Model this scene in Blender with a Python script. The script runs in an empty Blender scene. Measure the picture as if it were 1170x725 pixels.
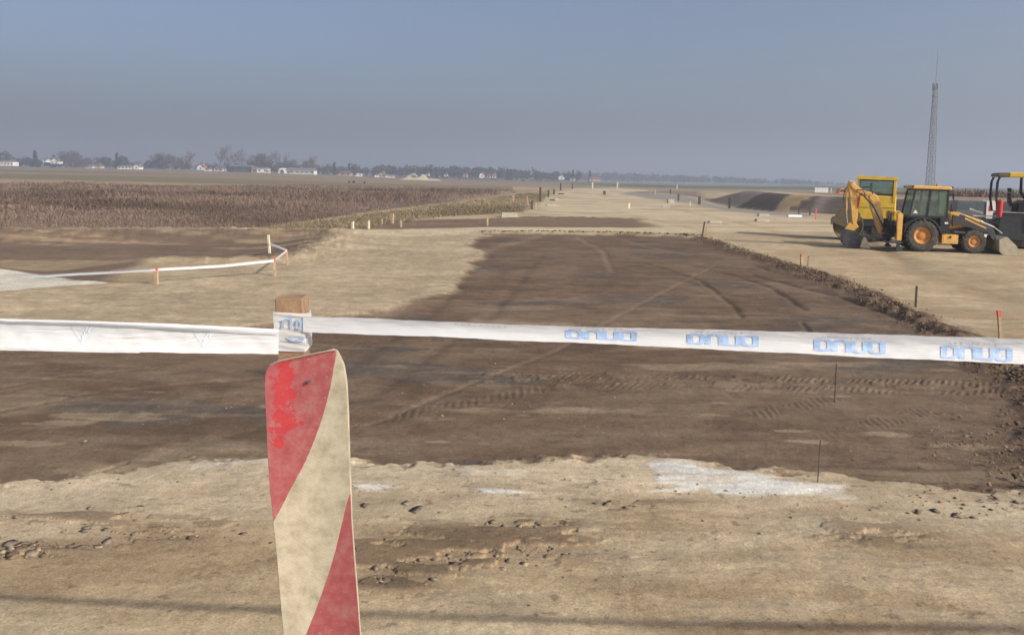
import bpy, math, random
import numpy as np
from mathutils import Vector, Matrix

R = math.radians
rng = np.random.default_rng(7)
random.seed(7)
S = bpy.context.scene
COL = S.collection

# ------------------------------------------------------------------ camera
F = 900.0                      # focal length in photo pixels (photo 1170 x 725)
PITCH, ROLL = R(4.0), math.atan(0.0217)
CAMZ = 2.8
SHY = -(0.1798 - math.tan(PITCH))
cam = bpy.data.objects.new('camera', bpy.data.cameras.new('camera'))
COL.objects.link(cam)
CM = Matrix.Rotation(math.pi/2 - PITCH, 4, 'X') @ Matrix.Rotation(ROLL, 4, 'Z')
cam.matrix_world = Matrix.Translation((0, 0, CAMZ)) @ CM
cam.data.sensor_width = 36
cam.data.lens = 36*F/1170
cam.data.shift_y = SHY*F/1170
cam.data.clip_start = 0.05
cam.data.clip_end = 30000
S.camera = cam

# ------------------------------------------------------------------ world, sun, exposure
SUN_EL, SUN_BACK = R(28), R(34)        # elevation; how far behind the camera-right direction
sdir = Vector((math.cos(SUN_BACK)*math.cos(SUN_EL), -math.sin(SUN_BACK)*math.cos(SUN_EL), math.sin(SUN_EL)))
W = bpy.data.worlds.new('World'); S.world = W; W.use_nodes = True
nt = W.node_tree
bg = nt.nodes['Background']; bg.inputs[1].default_value = 0.135
sky = nt.nodes.new('ShaderNodeTexSky'); sky.sky_type = 'NISHITA'; sky.sun_disc = False
sky.sun_elevation = SUN_EL
sky.sun_rotation = math.atan2(sdir.x, sdir.y)
sky.air_density = 0.7; sky.dust_density = 6.0; sky.ozone_density = 2.0; sky.altitude = 100
nt.links.new(sky.outputs[0], bg.inputs[0])
sl = bpy.data.lights.new('sun', 'SUN'); sl.energy = 3.8; sl.angle = R(0.6); sl.color = (1.0, 0.93, 0.82)
so = bpy.data.objects.new('sun', sl); COL.objects.link(so)
so.rotation_euler = sdir.to_track_quat('Z', 'Y').to_euler()
so.location = (30, -20, 30)
S.view_settings.view_transform = 'Standard'; S.view_settings.look = 'None'
S.view_settings.exposure = 0.31; S.view_settings.gamma = 1
S.cycles.use_denoising = True
S.cycles.volume_bounces = 1
S.cycles.max_bounces = 6

# ------------------------------------------------------------------ helpers
CM3 = np.array(CM.to_3x3())
def ray(px, py):
    v = CM3 @ np.array([(px-585)/F, (362.5-py)/F + SHY, -1.0])
    return v
def at(px, py, z=0.0):
    d = ray(px, py); t = (z-CAMZ)/d[2]
    return (d[0]*t, d[1]*t)
def atD(px, py, D):
    d = ray(px, py); t = D/d[1]
    return Vector((d[0]*t, D, CAMZ + d[2]*t))
def hz(px): return 188.0 + 0.0217*px

def sstep(a, b, x):
    t = np.clip((x-a)/(b-a), 0, 1); return t*t*(3-2*t)

def _dummy(): pass
def _hash(ix, iy, seed):
    h = (ix.astype(np.int64)*374761393 + iy.astype(np.int64)*668265263 + seed*1274126177) & 0x7fffffff
    h = ((h ^ (h >> 13))*1274126177) & 0x7fffffff
    h = h ^ (h >> 16)
    return (h & 0xffff)/65535.0
def vnoise(x, y, seed=0):
    ix, iy = np.floor(x), np.floor(y)
    fx, fy = x-ix, y-iy
    fx = fx*fx*(3-2*fx); fy = fy*fy*(3-2*fy)
    a = _hash(ix, iy, seed); b = _hash(ix+1, iy, seed); c = _hash(ix, iy+1, seed); d = _hash(ix+1, iy+1, seed)
    return (a*(1-fx)+b*fx)*(1-fy) + (c*(1-fx)+d*fx)*fy
def fbm(x, y, seed=0, oct=4, gain=.5):
    s = 0; a = 1; n = 0
    for i in range(oct):
        s = s + a*vnoise(x*2**i+17.3*i, y*2**i-9.1*i, seed+i); n += a; a *= gain
    return s/n                         # 0..1

def poly_sd(X, Y, poly):
    """signed distance to polygon, positive inside"""
    inside = np.zeros(X.shape, bool); dmin = np.full(X.shape, 1e9)
    n = len(poly)
    for i in range(n):
        x0, y0 = poly[i]; x1, y1 = poly[(i+1) % n]
        ex, ey = x1-x0, y1-y0
        L = ex*ex+ey*ey+1e-12
        t = np.clip(((X-x0)*ex+(Y-y0)*ey)/L, 0, 1)
        d = (X-x0-t*ex)**2 + (Y-y0-t*ey)**2
        dmin = np.minimum(dmin, d)
        c = ((y0 > Y) != (y1 > Y)) & (X < ex*(Y-y0)/(ey if abs(ey) > 1e-12 else 1e-12)+x0)
        inside ^= c
    d = np.sqrt(dmin)
    return np.where(inside, d, -d)
def line_sd(X, Y, pts):
    """distance to polyline, and arc length at the nearest point, and side (+ = right of travel)"""
    dmin = np.full(X.shape, 1e9); sv = np.zeros(X.shape); side = np.zeros(X.shape); acc = 0
    for (x0, y0), (x1, y1) in zip(pts[:-1], pts[1:]):
        ex, ey = x1-x0, y1-y0; L = math.hypot(ex, ey)
        t = np.clip(((X-x0)*ex+(Y-y0)*ey)/(L*L), 0, 1)
        d = np.hypot(X-x0-t*ex, Y-y0-t*ey)
        m = d < dmin
        dmin = np.where(m, d, dmin); sv = np.where(m, acc+t*L, sv)
        side = np.where(m, np.sign((X-x0)*ey-(Y-y0)*ex), side)
        acc += L
    return dmin, sv, side
def P(*pts): return [at(a, b) for a, b in pts]

class MB:
    def __init__(s): s.v = []; s.f = []
    def add(s, vs, fs, M=None):
        o = len(s.v)
        if M is not None: vs = [tuple(M @ Vector(v)) for v in vs]
        s.v += [tuple(v) for v in vs]; s.f += [tuple(i+o for i in f) for f in fs]; return s
    def box(s, x0, x1, y0, y1, z0, z1, M=None):
        v = [(x, y, z) for x in (x0, x1) for y in (y0, y1) for z in (z0, z1)]
        return s.add(v, [(0,1,3,2),(4,6,7,5),(0,4,5,1),(2,3,7,6),(0,2,6,4),(1,5,7,3)], M)
    def prism(s, prof, y0, y1, M=None):
        n = len(prof)
        v = [(x, y0, z) for x, z in prof] + [(x, y1, z) for x, z in prof]
        f = [tuple(range(n)), tuple(range(2*n-1, n-1, -1))]
        f += [(i, n+i, n+(i+1) % n, (i+1) % n) for i in range(n)]
        return s.add(v, f, M)
    def tube(s, pts, rad, n=8, M=None, cap=True):
        pts = [Vector(p) for p in pts]; k = len(pts)
        rad = [rad]*k if not hasattr(rad, '__len__') else rad
        v = []; f = []
        ref = None
        for i, p in enumerate(pts):
            t = (pts[min(i+1, k-1)]-pts[max(i-1, 0)]).normalized()
            if ref is None:
                ref = t.orthogonal().normalized()
            a = (ref - t*ref.dot(t)).normalized(); b = t.cross(a); ref = a
            for j in range(n):
                th = 2*math.pi*j/n
                v.append(p + (a*math.cos(th)+b*math.sin(th))*rad[i])
        for i in range(k-1):
            for j in range(n):
                f.append((i*n+j, i*n+(j+1) % n, (i+1)*n+(j+1) % n, (i+1)*n+j))
        if cap: f += [tuple(range(n-1, -1, -1)), tuple(range((k-1)*n, k*n))]
        return s.add(v, f, M)
    def lathe(s, prof, cx, cz, cy=0, n=40, M=None):
        """profile (r, y) turned about the y axis at (cx, cz); closed loop profile"""
        v = []; f = []; k = len(prof)
        for j in range(n):
            th = 2*math.pi*j/n
            for r, y in prof: v.append((cx+r*math.cos(th), cy+y, cz+r*math.sin(th)))
        for j in range(n):
            for i in range(k):
                f.append((j*k+i, j*k+(i+1) % k, ((j+1) % n)*k+(i+1) % k, ((j+1) % n)*k+i))
        return s.add(v, f, M)
    def build(s, name, mat, parent=None, bevel=0, smooth=False, loc=None):
        me = bpy.data.meshes.new(name); me.from_pydata(s.v, [], s.f)
        me.materials.append(mat)
        import bmesh
        bm = bmesh.new(); bm.from_mesh(me); bmesh.ops.recalc_face_normals(bm, faces=bm.faces); bm.to_mesh(me); bm.free()
        if smooth:
            me.polygons.foreach_set('use_smooth', [True]*len(me.polygons))
        o = bpy.data.objects.new(name, me); COL.objects.link(o)
        if parent is not None: o.parent = parent
        if loc is not None: o.location = loc
        if bevel:
            m = o.modifiers.new('bevel', 'BEVEL'); m.width = bevel; m.segments = 2; m.limit_method = 'ANGLE'; m.angle_limit = R(40)
        return o

def fastmesh(name, V, Fc, mat, colors=None, smooth=False, cname='tint', kind=None):
    """V (n,3) numpy, Fc (m,k) numpy ints"""
    me = bpy.data.meshes.new(name); n = len(V); m, k = Fc.shape
    me.vertices.add(n); me.vertices.foreach_set('co', np.asarray(V, np.float32).ravel())
    me.loops.add(m*k); me.loops.foreach_set('vertex_index', Fc.astype(np.int32).ravel())
    me.polygons.add(m); me.polygons.foreach_set('loop_start', np.arange(0, m*k, k, dtype=np.int32))
    me.polygons.foreach_set('loop_total', np.full(m, k, np.int32))
    if smooth: me.polygons.foreach_set('use_smooth', np.ones(m, bool))
    me.update(calc_edges=True)
    if colors is not None:
        ca = me.color_attributes.new(cname, 'FLOAT_COLOR', 'POINT')
        c4 = np.ones((n, 4), np.float32); c4[:, :3] = colors
        ca.data.foreach_set('color', c4.ravel())
    me.materials.append(mat)
    o = bpy.data.objects.new(name, me); COL.objects.link(o)
    if kind: o['kind'] = kind
    return o

def tag(o, label=None, cat=None, group=None):
    if label: o['label'] = label
    if cat: o['category'] = cat
    if group: o['group'] = group
    return o
def thing(name, label, cat, loc=(0, 0, 0), rz=0, group=None):
    o = bpy.data.objects.new(name, None); COL.objects.link(o)
    o.empty_display_size = 0.2
    o.location = loc; o.rotation_euler = (0, 0, rz)
    return tag(o, label, cat, group)
def dup(root, loc, rz, label, scale=1.0, group=None):
    r = root.copy(); COL.objects.link(r); r.location = loc; r.rotation_euler = (0, 0, rz); r.scale = (scale,)*3
    r['label'] = label
    if group: r['group'] = group
    for ch in list(root.children):
        c = ch.copy(); COL.objects.link(c); c.parent = r
        for g in ch.children:
            d = g.copy(); COL.objects.link(d); d.parent = c
    return r

def mat(name, col, rough=.7, var=.25, scale=6, bump=0.0, metal=0, dust=0, dustcol=(.33, .26, .18), coat=0, spec=.5):
    m = bpy.data.materials.new(name); m.use_nodes = True; t = m.node_tree; N = t.nodes; L = t.links
    b = N['Principled BSDF']; b.inputs['Roughness'].default_value = rough; b.inputs['Metallic'].default_value = metal
    b.inputs['Specular IOR Level'].default_value = spec
    tc = N.new('ShaderNodeTexCoord')
    n1 = N.new('ShaderNodeTexNoise'); n1.inputs['Scale'].default_value = scale; n1.inputs['Detail'].default_value = 6; n1.inputs['Roughness'].default_value = .65
    L.new(tc.outputs['Object'], n1.inputs['Vector'])
    mr = N.new('ShaderNodeMapRange'); mr.inputs['From Min'].default_value = .3; mr.inputs['From Max'].default_value = .7
    mr.inputs['To Min'].default_value = 1-var; mr.inputs['To Max'].default_value = 1+var
    L.new(n1.outputs['Fac'], mr.inputs['Value'])
    mx = N.new('ShaderNodeMix'); mx.data_type = 'RGBA'; mx.blend_type = 'MULTIPLY'; mx.inputs['Factor'].default_value = 1
    mx.inputs[6].default_value = (*col, 1); L.new(mr.outputs[0], mx.inputs[7])
    out = mx.outputs[2]
    if dust:
        n2 = N.new('ShaderNodeTexNoise'); n2.inputs['Scale'].default_value = scale*.6; n2.inputs['Detail'].default_value = 8; n2.inputs['Roughness'].default_value = .7
        L.new(tc.outputs['Object'], n2.inputs['Vector'])
        r2 = N.new('ShaderNodeMapRange'); r2.inputs['From Min'].default_value = .62-.35*dust; r2.inputs['From Max'].default_value = .78-.2*dust
        r2.inputs['To Max'].default_value = min(1, .35+.6*dust)
        L.new(n2.outputs['Fac'], r2.inputs['Value'])
        m2 = N.new('ShaderNodeMix'); m2.data_type = 'RGBA'; L.new(r2.outputs[0], m2.inputs['Factor']); L.new(out, m2.inputs[6])
        m2.inputs[7].default_value = (*dustcol, 1); out = m2.outputs[2]
    L.new(out, b.inputs['Base Color'])
    if bump:
        bp = N.new('ShaderNodeBump'); bp.inputs['Strength'].default_value = bump; bp.inputs['Distance'].default_value = .02
        L.new(n1.outputs['Fac'], bp.inputs['Height']); L.new(bp.outputs[0], b.inputs['Normal'])
    return m
def attr_mat(name, rough=.9, var=.2, scale=4, spec=.2):
    m = mat(name, (1, 1, 1), rough, var, scale, spec=spec); t = m.node_tree
    a = t.nodes.new('ShaderNodeAttribute'); a.attribute_name = 'tint'
    mx = [n for n in t.nodes if n.type == 'MIX'][0]; t.links.new(a.outputs['Color'], mx.inputs[6])
    return m

# ------------------------------------------------------------------ terrain height (coarse shape)
xb_tab = [-2500, -300, 0, 150, 300, 450, 640, 800, 930, 1170, 3000]
yb_tab = [188-54+1.5, 184.5, 190.8, 193.4, 197.2, 203.2, 208.3, 212.0, 213.2, 216.5, 256]
BANK = P((770, 222), (801, 227), (837, 235), (886, 240.5), (913, 241.6), (960, 243.5), (1060, 248), (1170, 254), (1500, 272))
DITCH = BANK
DARK = P((-250, 562), (0, 550), (60, 546), (120, 536), (170, 530), (220, 525), (260, 526), (320, 528), (400, 525), (560, 527), (680, 520), (760, 521),
         (860, 533), (1000, 545), (1170, 562), (1240, 560), (1215, 470), (1165, 432), (1110, 400), (1045, 362), (990, 335), (930, 311), (860, 291), (800, 270), (700, 267.5),
         (620, 266.5), (548, 266), (543, 285), (544, 305), (522, 330), (470, 345), (410, 358), (350, 367), (270, 376), (0, 396), (-250, 405))
PITP = P((-200, 268), (0, 264), (250, 263), (385, 264), (370, 280), (325, 297), (180, 298), (110, 326), (0, 332), (-200, 350))
SLAB = P((-200, 283), (0, 305), (60, 316), (122, 324.5), (60, 328), (0, 333), (-200, 352))
BERM = P((800, 271), (860, 292), (930, 312), (990, 336), (1045, 362), (1110, 400), (1165, 432), (1215, 475), (1225, 560))
def _bs(px, py, z=0):
    x, y = at(px, py, z); d, s, _ = line_sd(np.array([x]), np.array([y]), BANK); return float(s[0]), float(d[0])
_sB = (_bs(797, 226.3)[0], _bs(806, 228)[0])
def coarse(X, Y):
    X = np.asarray(X, float); Y = np.asarray(Y, float)
    D = np.maximum(Y, 1.0)
    px = np.clip(585 + F*X/D*1.0, -2500, 3000)
    yb = np.interp(px, xb_tab, yb_tab)
    zf = CAMZ - (yb-hz(px))*600/F
    zf = np.where(Y > 0, zf, 0)
    z = zf*sstep(110, 560, D)
    z = z - 18*sstep(800, 3200, D)
    d, s, side = line_sd(X, Y, BANK)
    Bs = sum(math.hypot(b[0]-a[0], b[1]-a[1]) for a, b in zip(BANK[:-1], BANK[1:]))
    s0, s1 = _sB
    end = sstep(s0, s1, s)
    up = np.where(side < 0, sstep(0.2, 6.0, d), 0)
    fade = 1-sstep(150, 420, np.hypot(X-28, Y-80))
    z = z + 1.4*end*up*fade*np.where(Y > 20, 1, 0)
    z = z - .3*np.exp(-(d/1.4)**2)*np.where(Y > 20, 1, 0)*end
    # left cutting
    sd = poly_sd(X, Y, PITP)
    z = z - .28*sstep(0, 3.5, sd)*(1-sstep(-1.5, .5, poly_sd(X, Y, SLAB)))
    return z
def gz(x, y): return float(coarse(np.array([x]), np.array([y]))[0])
def onground(px, py):
    x, y = at(px, py)
    for _ in range(3):
        x, y = at(px, py, gz(x, y))
    return Vector((x, y, gz(x, y)))
def farpt(px, D):
    x = (px-585)/F*D
    return Vector((x, D, gz(x, D)))

# ------------------------------------------------------------------ ground sheet
fa = np.radians(np.linspace(-44, 44, 1150))
ba = np.radians(np.linspace(44, 316, 70))[1:-1]
ang = np.concatenate([fa, ba]); nA = len(ang)
rr = [0.6, 1.2, 1.8, 2.4, 2.9, 3.3, 3.6, 3.9, 4.1, 4.3]
q = F*CAMZ/4.4
while q > 2.0:
    rr.append(F*CAMZ/q); q -= 0.95 if q > 60 else (.6 if q > 12 else .35)
rr += [1400, 1700, 2100, 2700, 3500, 4600, 6500]
rr = np.array(rr); nR = len(rr)
TH, RR = np.meshgrid(ang, rr)
X = (RR*np.sin(TH)).ravel(); Y = (RR*np.cos(TH)).ravel()
Z = coarse(X, Y)
Dr = np.hypot(X, Y)

# warped coordinates make the zone borders ragged
wx = (fbm(X*.9, Y*.9, 11, 5)-.5); wy = (fbm(X*.9, Y*.9, 31, 5)-.5)
amp = np.clip(Dr*.035, .25, 1.6)
Xw = X + wx*amp*1.3; Yw = Y + wy*amp*1.3
bign = fbm(X*.12, Y*.12, 5, 4)
mid = fbm(X*.7, Y*.7, 6, 4)
strk = fbm(X*.35, Y*1.6, 8, 5)             # streaks across the road
fine = fbm(X*4, Y*4, 9, 4)
def C(*c): return np.array(c, float)
SAND = C(.40, .31, .19); SAND2 = C(.315, .235, .142); PALE = C(.44, .36, .245)
GRAV = C(.385, .305, .198); DARKS = C(.132, .088, .057); DARK2 = C(.170, .119, .079); BROWN = C(.17, .12, .084)
LIME = C(.55, .52, .46); VERGE = C(.27, .215, .125); GREENF = C(.10, .11, .05); SCRUBG = C(.14, .10, .078)
col = np.empty((len(X), 3)); col[:] = SAND
def mixc(c, m):
    m = np.clip(m, 0, 1)[:, None]; return col*(1-m) + np.asarray(c)*m
col = mixc(SAND2, sstep(.40, .62, bign)*.7)
col = mixc(PALE, sstep(.52, .7, strk)*.7)
sd_dark = poly_sd(Xw, Yw, DARK) + (fbm(X*2.6, Y*4.2, 951, 5)-.5)*.34 + (fbm(X*9, Y*12, 961, 3)-.5)*.10
_bw = np.clip(Dr*.012, .10, .28); m_dark = sstep(-_bw, _bw, sd_dark + (fbm(X*5, Y*8, 971, 4)-.5)*.35)
# far land, field bands
az = np.degrees(np.arctan2(X, Y))
left = Yw > 34
band = fbm(X*.004, Y*.03, 77, 4)
FIELD1 = C(.27, .205, .14); FIELD2 = C(.19, .165, .10)
mfar = sstep(120, 160, Yw)*sstep(0, 1, np.where(X < 0, 1, sstep(170, 260, Yw)))
fc = FIELD1[None]*(1-sstep(.42, .58, band))[:, None] + FIELD2[None]*sstep(.42, .58, band)[:, None]
col = col*(1-mfar[:, None]) + fc*mfar[:, None]
GRN = C(.07, .115, .045)
mg = sstep(300, 340, Y)*sstep(20, 60, X)*(1-sstep(560, 620, Y)); col = mixc(GRN, mg*.9)
# gravel strip
GP = P((-200, 352), (0, 332), (110, 326), (180, 319), (250, 312), (325, 297), (370, 278), (395, 266), (470, 262), (548, 263), (552, 330), (410, 366), (270, 384), (0, 404), (-250, 415))
sg = poly_sd(X+wx*amp*.7, Y+wy*amp*.7, GP); col = mixc(GRAV, sstep(-.3, .3, sg))
col = mixc(GRAV*1.28, sstep(-.3, .3, sg)*sstep(.5, .75, fbm(X*.5+Y*.2, Y*.9, 91, 5))*.5)
# left cutting
sp = poly_sd(Xw, Yw, PITP); col = mixc(BROWN, sstep(-.3, .6, sp))
tan = sstep(.56, .66, fbm(X*.12, Y*.8, 55, 5))*sstep(0, .8, sp); col = mixc(SAND2*1.05, tan*.8)
ss = poly_sd(X+wx*.35, Y+wy*.35, SLAB); col = mixc(C(.58, .54, .44), sstep(-.05, .1, ss))
# verge beside the scrub
VP = P((300, 262.5), (380, 252), (450, 241), (520, 232), (600, 221), (628, 217), (622, 228), (590, 243), (500, 247), (430, 257), (395, 264), (330, 264))
sv_ = poly_sd(Xw, Yw, VP); col = mixc(VERGE, sstep(-1, 1, sv_)); col = mixc(VERGE*.6, sstep(-1, 1, sv_)*sstep(.5, .7, mid)*.7)
# dark strip beyond the pale cross track, then the pale track
D2 = P((405, 260), (440, 254), (500, 250), (600, 248.5), (735, 249.5), (752, 257), (752, 259.5), (405, 262))
col = mixc(DARK2*1.05, sstep(-.5, .5, poly_sd(Xw, Yw, D2)))
TR = P((395, 268), (400, 263), (545, 259.5), (960, 260), (960, 264), (545, 266.5), (470, 270))
col = mixc(C(.50, .405, .265), sstep(-.3, .3, poly_sd(X+wx*.6, Y+wy*.6, TR)))
# formation of the new road
RD = P((592, 247), (612, 232), (632, 222), (655, 214.5), (700, 213.2), (742, 216), (790, 228), (860, 243), (990, 256), (990, 259), (752, 257), (735, 249))
col = mixc(C(.50, .41, .275), sstep(-1.2, 1.2, poly_sd(Xw, Yw, RD))*.9)
col = mixc(SAND2, sstep(-1, 1, poly_sd(Xw, Yw, RD))*sstep(.56, .68, fbm(X*.15, Y*.35, 66, 5))*.7)
# bank colours: bands run up the slope on a slant
bd, bs, bside = line_sd(X, Y, BANK)
onb = np.where((bside < 0) & (Y > 30), 1, 0)*(1-sstep(6.2, 7.0, bd))*sstep(.2, .8, bd)*sstep(_sB[0]-3, _sB[0], bs)
# the bands run up the slope on a slant: boundary i passes a foot point and a crest point
def bnd(pf, pt, soft=.5):
    s0_, d0_ = _bs(*pf); s1_, d1_ = _bs(pt[0], pt[1], 1.4)
    return sstep(-soft, soft, bs-(s0_+(s1_-s0_)*bd/max(d1_, 3)) + wx*1.2)
b1, b2_, b3_, b4_, b5_ = bnd((837, 235), (850, 220)), bnd((880, 240), (902, 222.3)), bnd((897, 241), (930, 224)), bnd((925, 242), (937, 224.5)), bnd((930, 242.3), (944, 225))
col = mixc(C(.215, .175, .14), onb)
col = mixc(C(.20, .15, .11)*.8, onb*sstep(.5, .62, fbm(bs*.25, bd*.6, 61, 3))*.5)
col = mixc(C(.085, .066, .054), onb*b1*(1-b2_))
col = mixc(C(.36, .255, .135), onb*b2_*(1-b3_))
col = mixc(C(.085, .064, .055), onb*b3_)
col = mixc(C(.20, .165, .14), onb*b4_*(1-b5_)*.8)
top = np.where((bside < 0) & (Y > 30), 1, 0)*sstep(6.2, 7.5, bd)*(1-mfar)*(1-mg)*sstep(_sB[0]-3, _sB[0], bs)
col = mixc(C(.24, .17, .115), top*.9); col = mixc(PALE, top*(1-sstep(9, 12, bd))*.85)
DG = P((744, 227), (793, 233), (831, 241), (875, 245.5), (905, 246.5), (930, 246.5), (915, 242), (886, 240.8), (837, 235.5), (801, 227.5), (770, 222.5), (720, 219), (708, 221))
col = mixc(C(.25, .235, .205), sstep(-.6, .6, poly_sd(X+wx*.8, Y+wy*.8, DG))*.95)
BG = P((712, 219.5), (742, 217.5), (800, 217.5), (803, 226), (770, 221.5))
col = mixc(C(.17, .135, .105), sstep(-1.5, 1.5, poly_sd(Xw, Yw, BG))*.8)
# scrub field soil
SC = P((-900, 300), (-300, 275), (0, 263), (250, 262), (300, 259), (380, 247), (450, 238), (560, 226), (622, 216.5), (560, 214.5), (450, 213.5), (300, 212), (0, 211), (-900, 200))
SC = [(x, min(y, 190)) for x, y in SC]
ssc = poly_sd(Xw, Yw, SC); col = mixc(SCRUBG, sstep(-1, 1, ssc)*np.where(Y > 75, 1-.8*(1-sstep(0, 20, ssc))*sstep(75, 100, Y), 1))
# dark stripped soil
edge_t = fbm(X*1.1, Y*1.1, 41, 5)
dk = DARKS[None]*(1-sstep(.40, .66, mid))[:, None] + DARK2[None]*sstep(.40, .66, mid)[:, None]
md = m_dark*(1-.3*sstep(.60, .70, strk)*sstep(.35, .6, bign)*(1-sstep(14, 22, Dr)))
col = col*(1-md[:, None]) + dk*md[:, None]
rut = sstep(.62, .70, fbm(X*.28+3, Y*2.2, 201, 5))*m_dark*(1-sstep(25, 40, Dr)); col = mixc(DARK2*1.2, rut*.4)
grs = sstep(.6, .7, fbm(X*.35, Y*.8, 301, 4))*m_dark; col = mixc(C(.085, .078, .07), grs*.6)
# lime spill
LP = P((728, 530), (780, 526), (830, 540), (900, 546), (965, 556), (975, 568), (905, 577), (840, 574), (790, 562), (745, 556))
sl_ = poly_sd(X+wx*.7, Y+wy*.7, LP)+(fbm(X*2, Y*9, 993, 4)-.5)*.22; limem = sstep(-.06, .06, sl_ - .16*(fine-.35))
l2, _, _ = line_sd(X+wx*.5, Y+wy*.35, P((395, 548), (440, 554), (520, 561), (620, 567), (720, 567), (790, 560)))
limem2 = (1-sstep(.02, .11, l2))*sstep(.46, .60, fbm(X*1.3, Y*4, 71, 4))
l3, _, _ = line_sd(X+wx*.5, Y+wy*.35, P((225, 533), (330, 532), (440, 537), (600, 535)))
limem3 = (1-sstep(.02, .2, l3))*sstep(.42, .6, fbm(X*1.3, Y*4, 73, 4))
lm = np.clip(limem*(.45+.55*sstep(.38, .52, fbm(X*1.6, Y*6, 991, 5)))+limem2*.9+limem3*.45, 0, 1)
# pale trampled strip beside the dark edge, browner worn sand farther off it
nearpad = (1-m_dark)*(1-sstep(9.5, 12, Dr))*np.where(Y > 0, 1, 0)*(sd_dark < 0)
st2 = fbm(X*.55+wx, Y*2.4+wy, 611, 5); st3 = fbm(X*.3, Y*.9, 633, 4)
col = mixc(C(.50, .41, .285), nearpad*(1-sstep(.5, 1.7, -sd_dark))*(.45+.5*sstep(.4, .6, st2)))
col = mixc(C(.285, .200, .115), nearpad*sstep(1.0, 2.4, -sd_dark)*sstep(.42, .60, st3)*.75)
col = mixc(C(.46, .375, .25), nearpad*sstep(.56, .66, st2)*.55)
col = mixc(C(.66, .64, .58), lm*.92)
# broken crust patches
def blob(px, py, rx, ry, rot=0):
    cx, cy = at(px, py); c, s = math.cos(rot), math.sin(rot)
    ax, ay = (X-cx), (Y-cy); return np.exp(-(((ax*c+ay*s)/rx)**2 + ((-ax*s+ay*c)/ry)**2))
crust = np.clip(1.3*blob(560, 622, .75, .30)+1.2*blob(470, 640, .5, .28)+blob(450, 668, .3, .1)+blob(620, 600, .35, .12)+.9*blob(60, 625, .7, .10, .15)+.7*blob(90, 590, .8, .2)+.7*blob(150, 610, .7, .12, .3)+.7*blob(1000, 610, .5, .25)+.5*blob(745, 575, .5, .1), 0, 1)*(1-lm)
rn = fbm(X*2.6+wx*2, Y*8, 123, 5)
cr = np.clip(crust*1.3, 0, 1)*sstep(.46, .51, rn-.12*(1-np.clip(crust*1.5, 0, 1))); col = mixc(C(.165, .115, .072), cr*.85); crs = np.clip(crust*1.2, 0, 1); col = mixc(C(.24, .17, .105), crs*.5*(1-cr))
# scattered darker crumbs over the near pad
crumb = sstep(.74, .80, fbm(X*9, Y*16, 321, 3))*(1-m_dark)*(1-sstep(8, 11, Dr))*(1-lm); col = mixc(C(.17, .125, .085), crumb*.6)
tg, _, _ = line_sd(X+wx*.6, Y+wy*.4, P((60, 545), (130, 532), (180, 518), (235, 507), (270, 512)))
col = mixc(C(.33, .255, .165), np.exp(-(tg/.22)**2)*sstep(.35, .6, fbm(X*1.2, Y*4, 171, 4))*.75)
# wheel lines in the dark soil
def track(pts, w, dep, colr, al):
    global Z, col
    d, s, _ = line_sd(X+wx*.15, Y+wy*.15, P(*pts))
    g = np.exp(-(d/w)**2)*(.35+.65*fbm(X*.8, Y*.8, 88, 3)*1.2)
    Z = Z - dep*g; col = mixc(colr, g*al)
TK = C(.07, .05, .036)
track([(790, 302), (840, 313), (880, 326), (905, 342), (920, 352)], .09, .05, TK, .7)
track([(740, 300), (800, 318), (835, 345), (845, 360)], .09, .04, TK, .5)
track([(860, 312), (900, 322), (960, 338), (1010, 355), (1060, 378)], .10, .07, TK, .8)
track([(860, 300), (880, 308), (950, 322), (1000, 338), (1050, 365)], .07, .05, TK, .7)
track([(915, 366), (926, 378)], .05, .03, TK, .8)
track([(660, 270), (690, 285), (700, 310)], .12, .03, DARK2*1.5, .6)
track([(700, 268), (740, 280), (790, 290)], .12, .03, DARK2*1.5, .6)
track([(560, 290), (500, 350), (380, 430), (200, 480)], .15, .02, TK, .3)
track([(620, 290), (560, 360), (420, 450), (200, 510)], .15, .02, TK, .3)
track([(0, 465), (100, 445), (250, 432), (330, 425)], .05, .03, TK, .6)
track([(0, 440), (80, 425), (180, 418)], .04, .03, TK, .6)
track([(60, 549), (90, 542), (125, 530), (140, 524)], .03, .05, TK, .8)
track([(820, 300), (640, 395), (420, 480)], .06, .015, DARK2*1.3, .5)
for k in range(4):
    track([(960+8*k, 262+2.3*k), (1040, 296+4*k), (1170, 330+9*k)], .35, .02, SAND2*.85, .45)
track([(760, 236), (880, 262), (1000, 300), (1170, 345)], .5, .02, SAND2, .5)
track([(700, 240), (800, 262), (900, 290)], .4, .02, SAND2*.9, .4)
for a, b, c in ((430, 500, 640), (200, 350, 560), (60, 200, 420)):
    track([(a, 365), (b, 300), (c, 262)], .3, .015, GRAV*.8, .4)
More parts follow.
